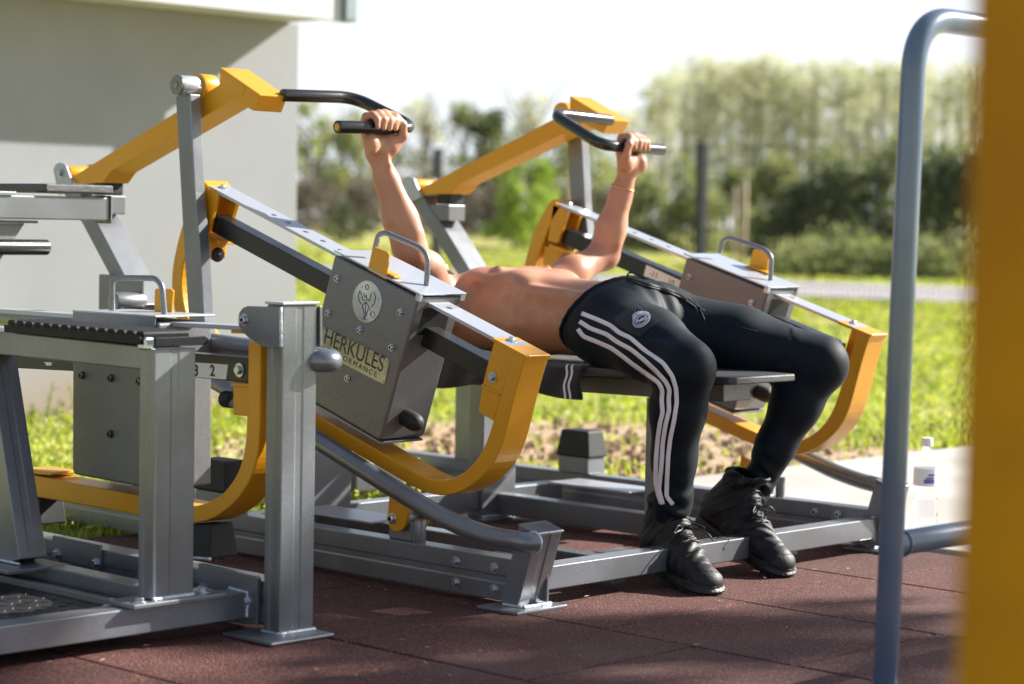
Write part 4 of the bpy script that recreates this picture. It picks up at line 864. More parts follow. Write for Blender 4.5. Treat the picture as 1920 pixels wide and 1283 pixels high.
DISC_E = lathe_mesh('disc_e', [(1, 0), (1, .8), (.97, 1.)], M_EMBLEM, 48)
HUBCAP = lathe_mesh('hub_cap', [(.0255, -.002), (.0275, -.001), (.0275, .0035), (.026, .005)], M_BRUSH, 36)
half(NEAR); half(FAR)
# two lettered stickers on the far rail
Sf = FAR; yv = Sf(0, 3.59+.063, 0).y-.0006
st = [PY(a, b, yv) for a, b in ((1210, 500), (1278, 533), (1277, 546), (1207, 514))]
s0_ = PY(1207, 517, yv); s1_ = PY(1300, 560, yv); uu = (s1_-s0_).normalized(); vv = Vector((-uu.z, 0, uu.x))
mesh('rail_sticker', [s0_, s0_+uu*.19, s0_+uu*.19+vv*.034, s0_+vv*.034]+[p+Vector((0, -.0006, 0)) for p in (s0_, s0_+uu*.19, s0_+uu*.19+vv*.034, s0_+vv*.034)], prismfaces(4), M_WHITE, mA)
text('rail_number', '-11', s0_+uu*.020+vv*.008+Vector((0, -.0009, 0)), uu, vv, .026, M_PRINT, mA, .0002); text('rail_number', '10', s0_+uu*.095+vv*.008+Vector((0, -.0009, 0)), uu, vv, .026, M_PRINT, mA, .0002)
# ---- centre: cross beams, bench frame, pad
beam('cross_beam', (-3.425, 3.66, .066), (-3.425, 4.99, .066), (1, 0, 0), .055, .056, M_STEEL, mA)
for yy, sg in ((3.652, 1), (4.998, -1)): box('end_plate', (-3.56, -3.385), (yy-.004, yy+.004), (.015, .112), M_STEEL, mA, bevel=.002)
for x in (-3.53, -3.41):
    for z in (.09, .035): bolt(B_SOC, (x, 4.992, z), (0, -1, 0), .0085, mA)
box('cross_beam_step', (-3.70, -3.45), (4.16, 4.27), (.030, .046), M_STEEL, mA, bevel=.002)
beam('bench_base_beam', (-4.53, 4.675, .045), (-3.45, 4.675, .045), (0, 1, 0), .05, .062, M_STEEL, mA)
beam('bench_base_beam', (-4.53, 3.975, .045), (-3.45, 3.975, .045), (0, 1, 0), .05, .062, M_STEEL, mA)
beam('rear_cross_beam', (-4.56, 3.66, .06), (-4.56, 4.95, .06), (1, 0, 0), .05, .06, M_STEEL, mA)
beam('head_cross_beam', (-5.2, 3.66, .06), (-5.2, 4.95, .06), (1, 0, 0), .055, .09, M_STEEL, mA)
for yy in (4.586, 3.922):
    beam('bench_leg', (-4.555, yy+.071, .008), (-4.555, yy+.071, .50), (0, 1, 0), .142, .062, M_STEEL, mA); box('leg_plate', (-4.62, -4.49), (yy-.03, yy+.17), (0, .008), M_STEEL, mA, bevel=.002)
    weld(mA, [(-4.52, yy-.003, .011), (-4.52, yy+.145, .011)], .004)
for yy in (4.83, 3.82): box('tie_plate', (-4.42, -4.1), (yy-.07, yy+.07), (.108, .114), M_LID, mA, bevel=.002)
beam('bench_front_leg', (-3.61, 4.325, .09), (-3.61, 4.325, .44), (0, 1, 0), .09, .05, M_STEEL, mA)
beam('bench_spine', (-4.85, 4.325, .447), (-3.375, 4.325, .470), (0, 1, 0), .11, .044, M_HAMMER, mA)
V = []; pw = [(-4.62, .17), (-4.45, .19), (-4.2, .19), (-3.9, .17), (-3.6, .14), (-3.30, .13), (-3.285, .118)]
top = [(x, 4.325-w_) for x, w_ in pw]+[(x, 4.325+w_) for x, w_ in pw[::-1]]
def zt(x): return .503+.0*(x)
V = [Vector((x, y, .499-.001*(y-4.2))) for x, y in top]+[Vector((x, y, .517)) for x, y in top]
mesh('bench_pad', V, prismfaces(len(top)), M_PAD, mA, bevel=.004, seg=3)

# ================================================================== SECOND MACHINE (left edge)
mB = thing('seated_lever_machine', 'grey and orange lever machine with footboard and seat, cut off by the left edge', 'exercise machine', (-4.2, 2.6, 0))
nyB = Vector((0, -1, 0))
yb = 2.948
# end post with bracket
beam('end_post', (-3.522, 2.990, .008), (-3.522, 2.990, .703), (0, 1, 0), .094, .052, M_STEEL, mB, groove='wh', gd=.002, gw=.012)
box('post_cap', (-3.552, -3.492), (2.940, 3.040), (.7035, .709), M_LID, mB, bevel=.001)
box('foot_plate', (-3.60, -3.44), (2.875, 3.05), (0, .009), M_STEEL, mB, bevel=.004)
weld(mB, [(-3.493, 2.941, .011), (-3.493, 3.04, .011)], .0045); weld(mB, [(-3.55, 2.941, .011), (-3.495, 2.941, .011)], .0035)
brp = XZ([(526.5, 576), (527, 652), (497, 652), (484, 645), (466, 634), (454, 622), (447.5, 611), (446.5, 598), (448.5, 586), (455, 577.5), (464, 574)], 2.933)
prism('lever_bracket', brp, 2.933, 2.939, M_STEEL, mB, bevel=.001)
weld(mB, [PY(526.5, 578, 2.931), PY(527, 651, 2.931)], .0035)
prism('lever_bracket', brp, 3.041, 3.047, M_STEEL, mB, bevel=.001)
q = PY(459, 600, 2.933); bolt(B_SOC, (q.x, 2.933, q.z), nyB, .0095, mB)
# lever ring
outer = [(488, 640), (488, 775), (485, 849.5), (474, 890), (455.4, 924), (433.5, 949), (402.4, 971), (380, 979), (357, 981), (320, 977), (262, 966), (54.6, 930), (-60, 911)]
inner = [(465.5, 640), (463.2, 781), (460, 837), (447.6, 887), (421, 924), (404, 935), (390, 942), (373, 948), (357, 950), (320, 941), (262, 929), (50, 890), (-60, 869)]
def strip_frame(name, po, pi_, y0, y1, m, parent, ns=70):
    po = [Vector(q) for q in XZ(po, y0)]; pi_ = [Vector(q) for q in XZ(pi_, y0)]
    V = []; Fc = []; a_, b_ = [], []
    for k in range(len(po)-1):
        for t in (0, .25, .5, .75): a_.append(po[k].lerp(po[k+1], t)); b_.append(pi_[k].lerp(pi_[k+1], t))
    a_.append(po[-1]); b_.append(pi_[-1])
    for _ in range(3):
        a_ = [a_[0]]+[(a_[i-1]+a_[i]*2+a_[i+1])/4 for i in range(1, len(a_)-1)]+[a_[-1]]; b_ = [b_[0]]+[(b_[i-1]+b_[i]*2+b_[i+1])/4 for i in range(1, len(b_)-1)]+[b_[-1]]
    for a, b in zip(a_, b_):
        for y in (y0, y1): V += [Vector((a.x, y, a.y)), Vector((b.x, y, b.y))]
    n = len(a_)
    for i in range(n-1): a, b = i*4, (i+1)*4; Fc += [[a, a+1, b+1, b], [a+2, b+2, b+3, a+3], [a, b, b+2, a+2], [a+1, a+3, b+3, b+1]]
    Fc += [[0, 2, 3, 1], [(n-1)*4+k for k in (0, 1, 3, 2)]]
    return _bev(mesh(name, V, Fc, m, parent), .003)
strip_frame('lever_frame', outer, inner, yb, yb+.08, M_ORANGE, mB)
prism('frame_pad', XZ([(40, 878), (96, 886), (98, 889), (94, 892), (40, 886)], yb+.01), yb+.01, yb+.09, M_ORANGE, mB, bevel=.001)
prism('frame_tab', XZ([(433, 619), (456, 620.5), (456, 626), (433, 625)], yb+.01), yb+.01, yb+.07, M_ORANGE, mB, bevel=.001)
prism('stop_block', XZ([(437, 723), (466, 723), (466, 781), (437, 778)], yb+.004), yb+.004, yb+.06, M_ORANGE, mB, bevel=.002)
prism('stop_flange', XZ([(432, 718.5), (466, 720), (466, 726), (433, 725)], yb), yb, yb+.064, M_ORANGE, mB, bevel=.001)
a = PY(437, 750, yb+.03); tube('rubber_stop', [a+Vector((-.03, 0, 0)), a], .0185, M_RUBBER, mB)
# silver flat bar
prism('flat_bar', XZ([(-60, 575.5), (137, 589.5), (307, 603.7), (455, 611.5), (455, 620), (307, 611.5), (137, 597.2), (-60, 583)], yb+.008), yb+.008, yb+.07, M_LID, mB, bevel=.001)
# black rail with number strip
prism('weight_rail', XZ([(-60, 640), (362, 662.4), (466, 671.7), (465, 718.5), (362, 707.6), (-60, 686)], yb+.018), yb+.018, yb+.062, M_RAIL, mB, bevel=.002)
sp_ = XZ([(250, 674), (362, 679.5), (428, 684), (424, 712), (362, 706.5), (250, 701)], yb+.0174); prism('number_strip', sp_, yb+.0166, yb+.0176, M_WHITE, mB, bevel=0)
uu = (PY(466, 671.7, yb)-PY(362, 662.4, yb)).normalized(); vv = Vector((-uu.z, 0, uu.x))
q = PY(363, 704, yb+.016); text('rail_number', '3', q, uu, vv, .034, M_PRINT, mB, .0003, bold=.0008)
q = PY(393.5, 704.5, yb+.016); text('rail_number', '2', q, uu, vv, .034, M_PRINT, mB, .0003, bold=.0008)
q = PY(450, 694, yb+.018); bolt(B_HEX, (q.x, yb+.017, q.z), nyB, .010, mB)
# weight box
y0, y1 = 2.918, 3.066
bb = XZ([(136, 590), (297, 606), (297, 919), (146, 891.5), (138, 889), (135.3, 882)], y0)
wb = prism('weight_box', bb, y0, y1, M_HAMMER, mB, bevel=.005, seg=3)
lp = XZ([(138, 583.5), (292, 593), (297, 596), (297.5, 599), (296, 622), (288, 620), (137, 607)], y0-.004)
prism('lid_side', XZ([(138, 583.8), (292, 593.4), (290, 621), (137, 607)], y0-.004), y0-.006, y0-.002, M_STEEL, wb, bevel=.001)
prism('lid', XZ([(137, 581.5), (293, 592), (293, 595.5), (137, 585)], y0-.004), y0-.006, y1+.012, M_LID, wb, bevel=.001)
for px, py_ in ((155, 704), (209, 709), (262, 715), (208, 814)): q = PY(px, py_, y0); bolt(B_SOCD, (q.x, y0-.0005, q.z), nyB, .0076, wb)
hp = [PY(a, b, 2.975) for a, b in ((210.5, 582), (210.5, 526), (222, 521), (292, 522), (304, 535), (308.5, 590))]
tube('lid_handle', hp, .0068, M_STEEL, wb, rad=[.014, .014, .02, .02], seg=16)
prism('pull_flag', XZ([(289, 590), (290, 544), (293, 541), (320, 542), (324, 546), (321, 590)], 3.05), 3.05, 3.056, M_ORANGE, wb, bevel=.001)
# long base beam, plates, bumpers
zb = (.035, .112)
p0, p1 = PY(64, 993, 2.955), PY(261, 1035, 2.955)
beam('base_beam', (-5.9, 2.99, .067), (-3.545, 2.99, .067), (0, 1, 0), .066, .09, M_STEEL, mB, groove='w')
prism('joint_plate', XZ([(101, 1004), (191, 1022), (191, 1066), (101, 1048)], 2.953), 2.949, 2.956, M_STEEL, mB, bevel=.001)
jp = XZ([(375, 1056), (482, 1080), (486, 1086), (484, 1172), (375, 1160)], 2.949); prism('joint_plate', jp, 2.944, 2.9555, M_STEEL, mB, bevel=.0015)
for px, py_ in ((380, 1107), (463, 1128)): q = PY(px, py_, 2.944); bolt(B_HEX, (q.x, 2.944, q.z), nyB, .0105, mB)
for px, py_ in ((108, 1040), (181, 1057)): q = PY(px, py_, 2.949); bolt(B_HEX, (q.x, 2.949, q.z), nyB, .0105, mB)
for (xa, ya, xb, yb_) in ((357, 983, 402, 1048), (55, 931, 80, 985)):
    t_ = XZ([(xa, ya), (xa+(xb-xa)*.80, ya), (xa+(xb-xa)*.92, yb_), (xa-3, yb_-4)], 2.958)
    V = [Vector((t_[k][0]+dx, 2.958+(0 if k < 2 else -.006), t_[k][1])) for k, dx in ((0, 0), (1, 0), (2, 0), (3, 0))]; V += [Vector((v.x, 2.958+.066-(v.y-2.958), v.z)) for v in V]
    mesh('rubber_bumper', V, prismfaces(4), M_RUBBER, mB, bevel=.004)
    weld(mB, [V[3], V[2]], .004)
# guard tube and its elbow into the post
tube('guard_tube', [(-5.9, 3.085, .628), (-4.6, 3.085, .622), (-3.545, 3.085, .585), (-3.492, 3.082, .583), (-3.480, 3.048, .583), (-3.53, 3.03, .583)], .0235, M_STEEL, mB, rad=[.1, .06, .03, .02], seg=24)
# platform: front cross tube, side tube, tread plate
zt_ = .086
beam('platform_front_tube', (-3.632, .6, .058), (-3.632, 2.943, .058), (1, 0, 0), .062, .056, M_STEEL, mB)
weld(mB, [(-3.60, 2.941, .032), (-3.60, 2.941, .086), (-3.66, 2.941, .088)], .004)
beam('platform_side_tube', (-5.2, 2.79, .075), (-3.66, 2.79, .075), (0, 1, 0), .052, .05, M_STEEL, mB)
beam('platform_inner_rail', (-5.2, 2.715, .066), (-3.665, 2.715, .066), (0, 1, 0), .018, .018, M_HAMMER, mB)
tp = box('tread_plate', (-5.2, -3.665), (1.3, 2.70), (.050, .060), mat('black_tread_plate', (.022, .022, .024), .42, .2, (.032, .032, .034), 40), mB, bevel=.001)
# raised tear marks of the tread plate: one real mesh
V = []; Fc = []; cnt = 0
for i in range(46):
    for j in range(38):
        x, y = -5.18+i*.033+(.0165 if j % 2 else 0), 1.55+j*.030
        if x > -3.68 or y > 2.695: continue
        a = math.radians(45 if (i+j) % 2 else -45); c, s_ = math.cos(a), math.sin(a); b0 = len(V)
        for u, v_, h in ((-.0125, 0, 0), (0, -.0032, 0), (.0125, 0, 0), (0, .0032, 0), (-.006, 0, .0022), (.006, 0, .0022)): V.append((x+c*u-s_*v_, y+s_*u+c*v_, .0599+h))
        Fc += [[b0, b0+1, b0+4], [b0+1, b0+5, b0+4], [b0+1, b0+2, b0+5], [b0+2, b0+3, b0+5], [b0+3, b0+4, b0+5], [b0+3, b0, b0+4]]
mesh('tread_pattern', V, Fc, MAT['black_tread_plate'], tp, kind='stuff', recalc=False)
q = PZ(201, 1138, .062); inst('round_screw', lathe_mesh('round_screw', [(.0125, 0), (.012, .003), (.008, .006), (.002, .007)], M_ZINC, 18), (q.x, q.y, .060), (0, 0, 1), 1., mB)
# front upright with foot plate
beam('front_upright', (-3.622, 2.742, .098), (-3.622, 2.742, .613), (0, 1, 0), .105, .050, M_STEEL, mB, groove='wh', gd=.0018, gw=.012)
box('upright_plate', (-3.67, -3.578), (2.63, 2.872), (.0868, .0965), M_STEEL, mB, bevel=.002)
weld(mB, [(-3.596, 2.690, .099), (-3.596, 2.795, .099)], .0045)
bolt(B_HEX, (-3.618, 2.835, .0965), (0, 0, 1), .010, mB); bolt(B_HEX, (-3.60, 2.66, .0965), (0, 0, 1), .009, mB)
# leaning rear upright
a = PZ(52, 1045, .10); 
beam('rear_upright', (-4.180, 2.757, .10), (-4.322, 2.757, .60), (0, 1, 0), .072, .11, M_STEEL, mB, groove='h')
weld(mB, [(-4.235, 2.719, .105), (-4.125, 2.719, .105)], .004); box('rear_plate', (-4.30, -4.08), (2.66, 2.82), (.092, .101), M_STEEL, mB, bevel=.002)
# footboard: frame tube, folded black tray, ribbed mat
fr = XZ([(-80, 616), (8, 622), (265, 649), (262, 693), (0, 665), (-80, 657)], 2.693); prism('footboard_frame', fr, 2.693, 2.793, M_STEEL, mB, bevel=.003)
tr_ = XZ([(8.5, 609), (258, 628.8), (263, 632), (263.5, 646.5), (9, 622.5)], 2.672); tray = prism('footboard_tray', tr_, 2.670, 2.676, M_TRAY, mB, bevel=.001)
p = PY(263.5, 640, 2.672); zt_ = .640
f0, f1 = PY(9, 622, 2.672), PY(263.5, 646, 2.672); dd = (f1-f0).normalized(); up_ = Vector((-dd.z, 0, dd.x))
V = [f0+Vector((0, 0, -.001)), f1+Vector((0, 0, -.001)), f1+Vector((0, .135, -.001)), f0+Vector((0, .135, -.001))]; V = V+[v+up_*.004 for v in V]; mesh('tray_floor', V, prismfaces(4), M_TRAY, tray, bevel=.001)
el = [PX(a, b, -3.588) for a, b in ((292, 634), (385, 630), (391, 634), (392, 640), (387, 647), (291, 651))]
V = [Vector((v.x, v.y, v.z)) for v in el]+[Vector((v.x-.005, v.y, v.z)) for v in el]; mesh('tray_end', V, prismfaces(6), M_TRAY, tray, bevel=.001)
box('corner_bracket', (f1.x-.02, f1.x+.008), (2.678, 2.70), (f1.z-.012, f1.z+.014), M_ZINC, mB, bevel=.004)
for k in range(17):
    t = .014+k*.0335; 
    if t > (f1-f0).length-.01: break
    c = f1-dd*t+Vector((0, .066, 0))+up_*.0155
    V = []; 
    for (u, h) in ((-.0130, -.010), (.0130, -.010), (.0130, .006), (.009, .0105), (-.009, .0105), (-.0130, .006)):
        V.append(c+dd*u+up_*h+Vector((0, -.058, 0)))
    V = V+[v+Vector((0, .116, 0)) for v in V]; mesh('rubber_rib', V, prismfaces(6), M_TRAY, tray, bevel=.0012)
bolt(B_HEX, PY(71, 675, 2.70)+Vector((0, .03, -.006)), (0, 0, -1), .008, mB)
# seat above
sx = -3.91
box('seat_tube', (sx-.05, sx), (1.6, 2.80), (.872, .922), M_STEEL, mB, bevel=.003)
box('seat_end_plate', (sx-.056, sx+.004), (2.80, 2.805), (.866, .926), M_HAMMER, mB, bevel=.001)
box('seat_plate', (sx-.09, sx+.006), (1.6, 2.56), (.9245, .929), M_LID, mB, bevel=.001)
e_ = YZ([(85, 352), (207, 354.5)], sx+.008)
box('seat_pad', (sx-.20, sx+.010), (e_[0][0], 2.803), (.9295, .948), M_PAD, mB, bevel=.004, seg=3)
gq = YZ([(-80, 418), (47, 419), (-1, 490), (-80, 560)], sx-.02); prismx('seat_gusset', gq, sx-.03, sx-.02, M_HAMMER, mB)
g1 = PX(88, 464, sx); tube('grip', [(sx, 1.7, g1.z), (sx, g1.y, g1.z)], .0165, M_BLACKPAINT, mB, seg=24)
box('seat_underplate', (sx-.05, sx-.002), (2.3, 2.62), (.864, .870), M_RAIL, mB)

# ================================================================== PERSON lying on the bench
person = thing('person', 'shirtless man lying on the bench in black trousers with white stripes, pressing both handlebars', 'person', (-3.9, 4.325, .517))
f = Field((-4.72, 3.70, .49), (-3.52, 4.96, 1.19), .0042)
# torso
K = 55.
f.ell((-4.11, 4.325, .640), (.215, .158, .118), K)
f.ell((-4.24, 4.325, .635), (.11, .175, .095), K)
f.ell((-3.90, 4.325, .632), (.20, .138, .098), K)
f.ell((-3.78, 4.325, .625), (.12, .138, .085), K)
f.cap((-4.30, 4.325, .635), (-4.41, 4.325, .645), .060, .055, K)
f.cap((-4.262, 4.15, .655), (-4.262, 4.50, .655), .052, .052, K)
f.flush(K)
K = 110.
for sg in (-1, 1):
    yq = 4.325+sg*.085
    f.ell((-4.175, yq, .728), (.072, .074, .036), K)       # chest muscle
    f.ell((-4.055, 4.325+sg*.078, .728), (.050, .050, .030), K)      # rib edge
    f.ell((-4.125, yq+sg*.012, .7585), (.0075, .0075, .006), K)
for i, xx in enumerate((-4.0, -3.93, -3.86)):
    for sg in (-1, 1): f.ell((xx, 4.325+sg*.032, .713-.006*i), (.034, .027, .016), K)
f.flush(K, .035)
# arms: list of joints (x,y,z) with radii
def arm(J, elbow_dir):
    K = 95.
    (s, e, w_) = J; s, e, w_ = Vector(s), Vector(e), Vector(w_)
    m1 = s.lerp(e, .45); m2 = e.lerp(w_, .30)
    f.cap(s, m1, .053, .049, K); f.cap(m1, e, .046, .036, K); f.ell(s, (.060, .056, .060), K)
    f.cap(e, m2, .036, .0425, K); f.cap(m2, e.lerp(w_, .7), .040, .029, K); f.cap(e.lerp(w_, .7), w_, .027, .0235, K)
    f.ell(e+Vector(elbow_dir)*.012, (.036, .034, .036), K)
Jn = ((-4.255, 4.135, .675), (-4.165, 3.935, .818), (-4.208, 3.853, 1.055))
Jf = ((-4.250, 4.515, .675), (-4.245, 4.792, .800), (-4.200, 4.838, 1.045))
arm(Jn, (0, -.5, -.8)); arm(Jf, (0, .5, -.8)); f.flush(95., .05)
# tendons on the forearm and biceps
for J, sg in ((Jn, 1), (Jf, -1)):
    a, b = Vector(J[1]), Vector(J[2]); o = Vector((.022, .004*sg, 0)); f.cap(a.lerp(b, .15)+o*1.35, a.lerp(b, .55)+o*1.05, .018, .010, 200); f.cap(b+Vector((.016, 0, 0)), a.lerp(b, .6)+Vector((.022, .003, 0)), .006, .006, 200)
    s = Vector(J[0]); f.ell(s.lerp(a, .5)+Vector((.012, 0, .018)), (.04, .034, .036), 200)
f.flush(200., .03)
for a, b in zip([(-4.195, 3.905, .90), (-4.176, 3.885, .94), (-4.190, 3.868, .985), (-4.180, 3.856, 1.03)], [(-4.176, 3.885, .94), (-4.190, 3.868, .985), (-4.180, 3.856, 1.03), (-4.183, 3.85, 1.07)]):
    q = Vector(a); q2 = Vector(b); f.cap(q+Vector((.012, 0, 0)), q2+Vector((.012, 0, 0)), .0045, .004, 300)
for sg in (-1, 1):
    for i in range(5):
        xx = -4.075+.034*i; f.cap((xx-.012, 4.325+sg*(.120-.004*i), .700-.006*i), (xx-.050, 4.325+sg*(.150-.006*i), .615), .0085, .0075, 160)
    f.cap((-3.98, 4.325+sg*.112, .700), (-3.80, 4.325+sg*.118, .690), .022, .020, 120)
    f.ell((-4.215, 4.325+sg*.140, .690), (.050, .035, .036), 120)
f.flush(150., .022)
# hands gripping the bar: cross-section in x,z around the bar, fingers along y
def hand(wr, xb, zb, yc, inn):            # inn: direction (in y) of the thumb side
    K = 330.; wr = Vector(wr)
    kn = [Vector((xb-.033, yc+inn*(.031-.0205*i), zb+.006-.003*abs(i-1.2))) for i in range(4)]
    for i, q in enumerate(kn):
        lng = (.96, 1.06, 1.0, .86)[i]; y = q.y; r = (.0088, .0090, .0087, .0077)[i]
        pts = [q, Vector((xb-.021, y, zb+.030*lng)), Vector((xb+.006, y-inn*.001, zb+.0345*lng)), Vector((xb+.0265*lng, y-inn*.002, zb+.018)), Vector((xb+.0285, y-inn*.003, zb-.004*lng))]
        rr = [r*1.16, r*1.08, r*1.04, r*.98, r*.86]
        for a, b, ra, rb in zip(pts, pts[1:], rr, rr[1:]): f.cap(a, b, ra, rb, K)
        f.ell(pts[1], (r*1.2, r*1.1, r*1.2), K)
        f.flush(K, None) if False else None
    f.flush(K, .006)
    K = 200.
    wl = Vector((wr.x+.0, yc, wr.z+.020))
    for i, q in enumerate(kn): f.cap(wr+Vector((0, inn*(.016-.011*i), .006)), q+Vector((.004, 0, -.004)), .0165, .0125, K)
    f.cap((xb-.012, yc+inn*.024, zb-.038), (xb-.004, yc-inn*.034, zb-.036), .0155, .0145, K)
    f.ell((xb+.004, yc+inn*.034, zb-.046), (.021, .021, .030), K)            # ball of the thumb
    f.ell((xb+.002, yc-inn*.030, zb-.046), (.018, .018, .027), K)
    f.cap(wr, wr.lerp(Vector((xb-.008, yc, zb-.05)), .8), .024, .022, K)
    f.flush(K, .016)
    K = 330.
    tp = [Vector((xb+.004, yc+inn*.044, zb-.050)), Vector((xb+.024, yc+inn*.060, zb-.022)), Vector((xb+.0285, yc+inn*.054, zb+.008)), Vector((xb+.020, yc+inn*.040, zb+.030))]
    for a, b, ra, rb in zip(tp, tp[1:], (.0150, .0112, .0102), (.0112, .0102, .0078)): f.cap(a, b, ra, rb, K)
    f.flush(K, .014)
hand((-4.208, 3.853, 1.055), -4.181, 1.1255, 3.838, 1)
hand((-4.200, 4.838, 1.045), -4.172, 1.109, 4.832, -1)
# head
K = 90.
f.ell((-4.520, 4.325, .660), (.100, .076, .092), K); f.ell((-4.455, 4.325, .690), (.062, .052, .060), K); f.cap((-4.45, 4.325, .70), (-4.43, 4.325, .705), .035, .03, K)
f.flush(K, .04)
K = 260.
f.cap((-4.515, 4.325, .748), (-4.485, 4.325, .775), .009, .013, K); f.cap((-4.485, 4.312, .760), (-4.485, 4.338, .760), .010, .010, K)   # nose
f.cap((-4.458, 4.305, .757), (-4.458, 4.345, .757), .0075, .0075, K); f.cap((-4.449, 4.307, .757), (-4.449, 4.343, .757), .008, .008, K)  # lips
f.cap((-4.535, 4.290, .743), (-4.535, 4.315, .747), .008, .007, K); f.cap((-4.535, 4.335, .747), (-4.535, 4.360, .743), .007, .008, K)   # brows
for sg in (-1, 1): f.ell((-4.505, 4.325+sg*.080, .668), (.030, .012, .018), K)
f.flush(K, .014)
# belly button and collar hollow: small dents
def dent(c, r, k):
    c = np.array(c); X = f.ax[0][:, None, None]-c[0]; Y = f.ax[1][None, :, None]-c[1]; Z = f.ax[2][None, None, :]-c[2]
    D = r-np.sqrt(X*X+Y*Y+Z*Z); h = np.maximum(k-np.abs(f.out-D), 0)/k; f.out = (np.maximum(f.out, D)+h*h*k*.25).astype(np.float32)
dent((-3.835, 4.325, .748), .011, .012)
for sg in (-1, 1): dent((-4.518, 4.325+sg*.030, .752), .010, .01)
V, Q = f.nets(); V = relax(V, Q, 2, .45)
body = npmesh('body', V, Q, M_SKIN, person, smooth=True); del f
for sg in (-1, 1): inst('eye', lathe_mesh('eye', [(.001, -.011), (.008, -.008), (.011, 0), (.008, .008), (.001, .011)], mat('eye_white', (.7, .68, .65), .2), 14), (-4.518, 4.325+sg*.030, .742), (0, 0, 1), 1., person)
bvb = BVHTree.FromPolygons([Vector(v) for v in V], [list(q) for q in Q])
# nipples / areola
def patch(cx, cy, r, m, name):
    pts = []; c = bvb.ray_cast(Vector((cx, cy, 1.0)), Vector((0, 0, -1)))[0]
    if c is None: return
    VV = [c+Vector((0, 0, .0008))]
    for ring_ in (.55, 1.):
        for k in range(12):
            a = k*math.pi/6; h = bvb.ray_cast(Vector((cx+math.cos(a)*r*ring_, cy+math.sin(a)*r*ring_, 1.)), Vector((0, 0, -1))); VV.append(h[0]+Vector((0, 0, .0007 if ring_ < 1 else .0002)))
    FF = [[0, 1+k, 1+(k+1) % 12] for k in range(12)]+[[1+k, 13+k, 13+(k+1) % 12, 1+(k+1) % 12] for k in range(12)]
    mesh(name, VV, FF, m, person, smooth=True)
mn = mat('areola', (.30, .12, .085), .5)
for sg in (-1, 1): patch(-4.125, 4.325+sg*.097, .013, mn, 'nipple')
# hair
h_ = Field((-4.68, 4.20, .52), (-4.38, 4.45, .80), .004)
h_.ell((-4.530, 4.325, .654), (.103, .083, .092), 80); h_.flush(80)
h_.cut(lambda X, Y, Z: (X+4.535)*.75+(Z-.69)*.66+0*Y); V, Q = h_.nets(); nrm = vnormals(V, Q); V = V+nrm*(.0025*np.sin(V[:, :1]*420+3*np.sin(V[:, 1:2]*160)))
npmesh('hair', V, Q, M_HAIR, person, smooth=True)
# bracelet on the far wrist
wc = Vector(Jf[1]).lerp(Vector(Jf[2]), .80); ax = (Vector(Jf[2])-Vector(Jf[1])).normalized(); u = ax.orthogonal().normalized(); v = ax.cross(u); pts = []; rr = []
for k in range(65):
    a = k*2*math.pi/64; d = u*math.cos(a)+v*math.sin(a); h = bvb.ray_cast(wc+d*.07, -d); r_ = ((h[0]-wc).length if h[0] else .032)+.0016; pts.append(wc+d*r_+ax*(.006*math.sin(a))); rr.append(.0017+.0009*(k % 2))
tube('bracelet', pts, .002, M_GOLD, person, seg=6, rr=rr, cap=False)

# ---- trousers
f = Field((-3.99, 3.93, .10), (-3.14, 4.80, .80), .0045)
K = 60.
f.ell((-3.735, 4.325, .628), (.135, .172, .118), K); f.ell((-3.82, 4.325, .630), (.075, .158, .112), K)
f.flush(K)
def limb(P, R, K=70.):
    for a, b, ra, rb in zip(P, P[1:], R, R[1:]): f.cap(a, b, ra, rb, K)
hipn, kneen, ankn = Vector((-3.71, 4.235, .615)), Vector((-3.365, 4.12, .545)), Vector((-3.447, 4.165, .165))
limb([hipn, hipn.lerp(kneen, .5)+Vector((0, 0, .006)), kneen-Vector((.006, 0, .004))], [.102, .088, .068]); f.flush(70., .05)
sh = [kneen+Vector((-.012, 0, -.012)), kneen.lerp(ankn, .30)+Vector((-.018, .0, 0)), kneen.lerp(ankn, .62)+Vector((-.014, 0, 0)), ankn.lerp(kneen, .10), ankn]
limb(sh, [.062, .064, .050, .040, .041]); f.flush(70., .035)
hipf, kneef, ankf = Vector((-3.71, 4.415, .620)), Vector((-3.335, 4.62, .537)), Vector((-3.452, 4.515, .205))
limb([hipf, hipf.lerp(kneef, .5)+Vector((0, 0, .004)), kneef], [.102, .088, .070]); f.flush(70., .05)
shf = [kneef+Vector((-.006, 0, -.012)), kneef.lerp(ankf, .32)+Vector((-.012, 0, 0)), kneef.lerp(ankf, .66)+Vector((-.01, 0, 0)), ankf]
limb(shf, [.063, .061, .047, .040]); f.flush(70., .035)
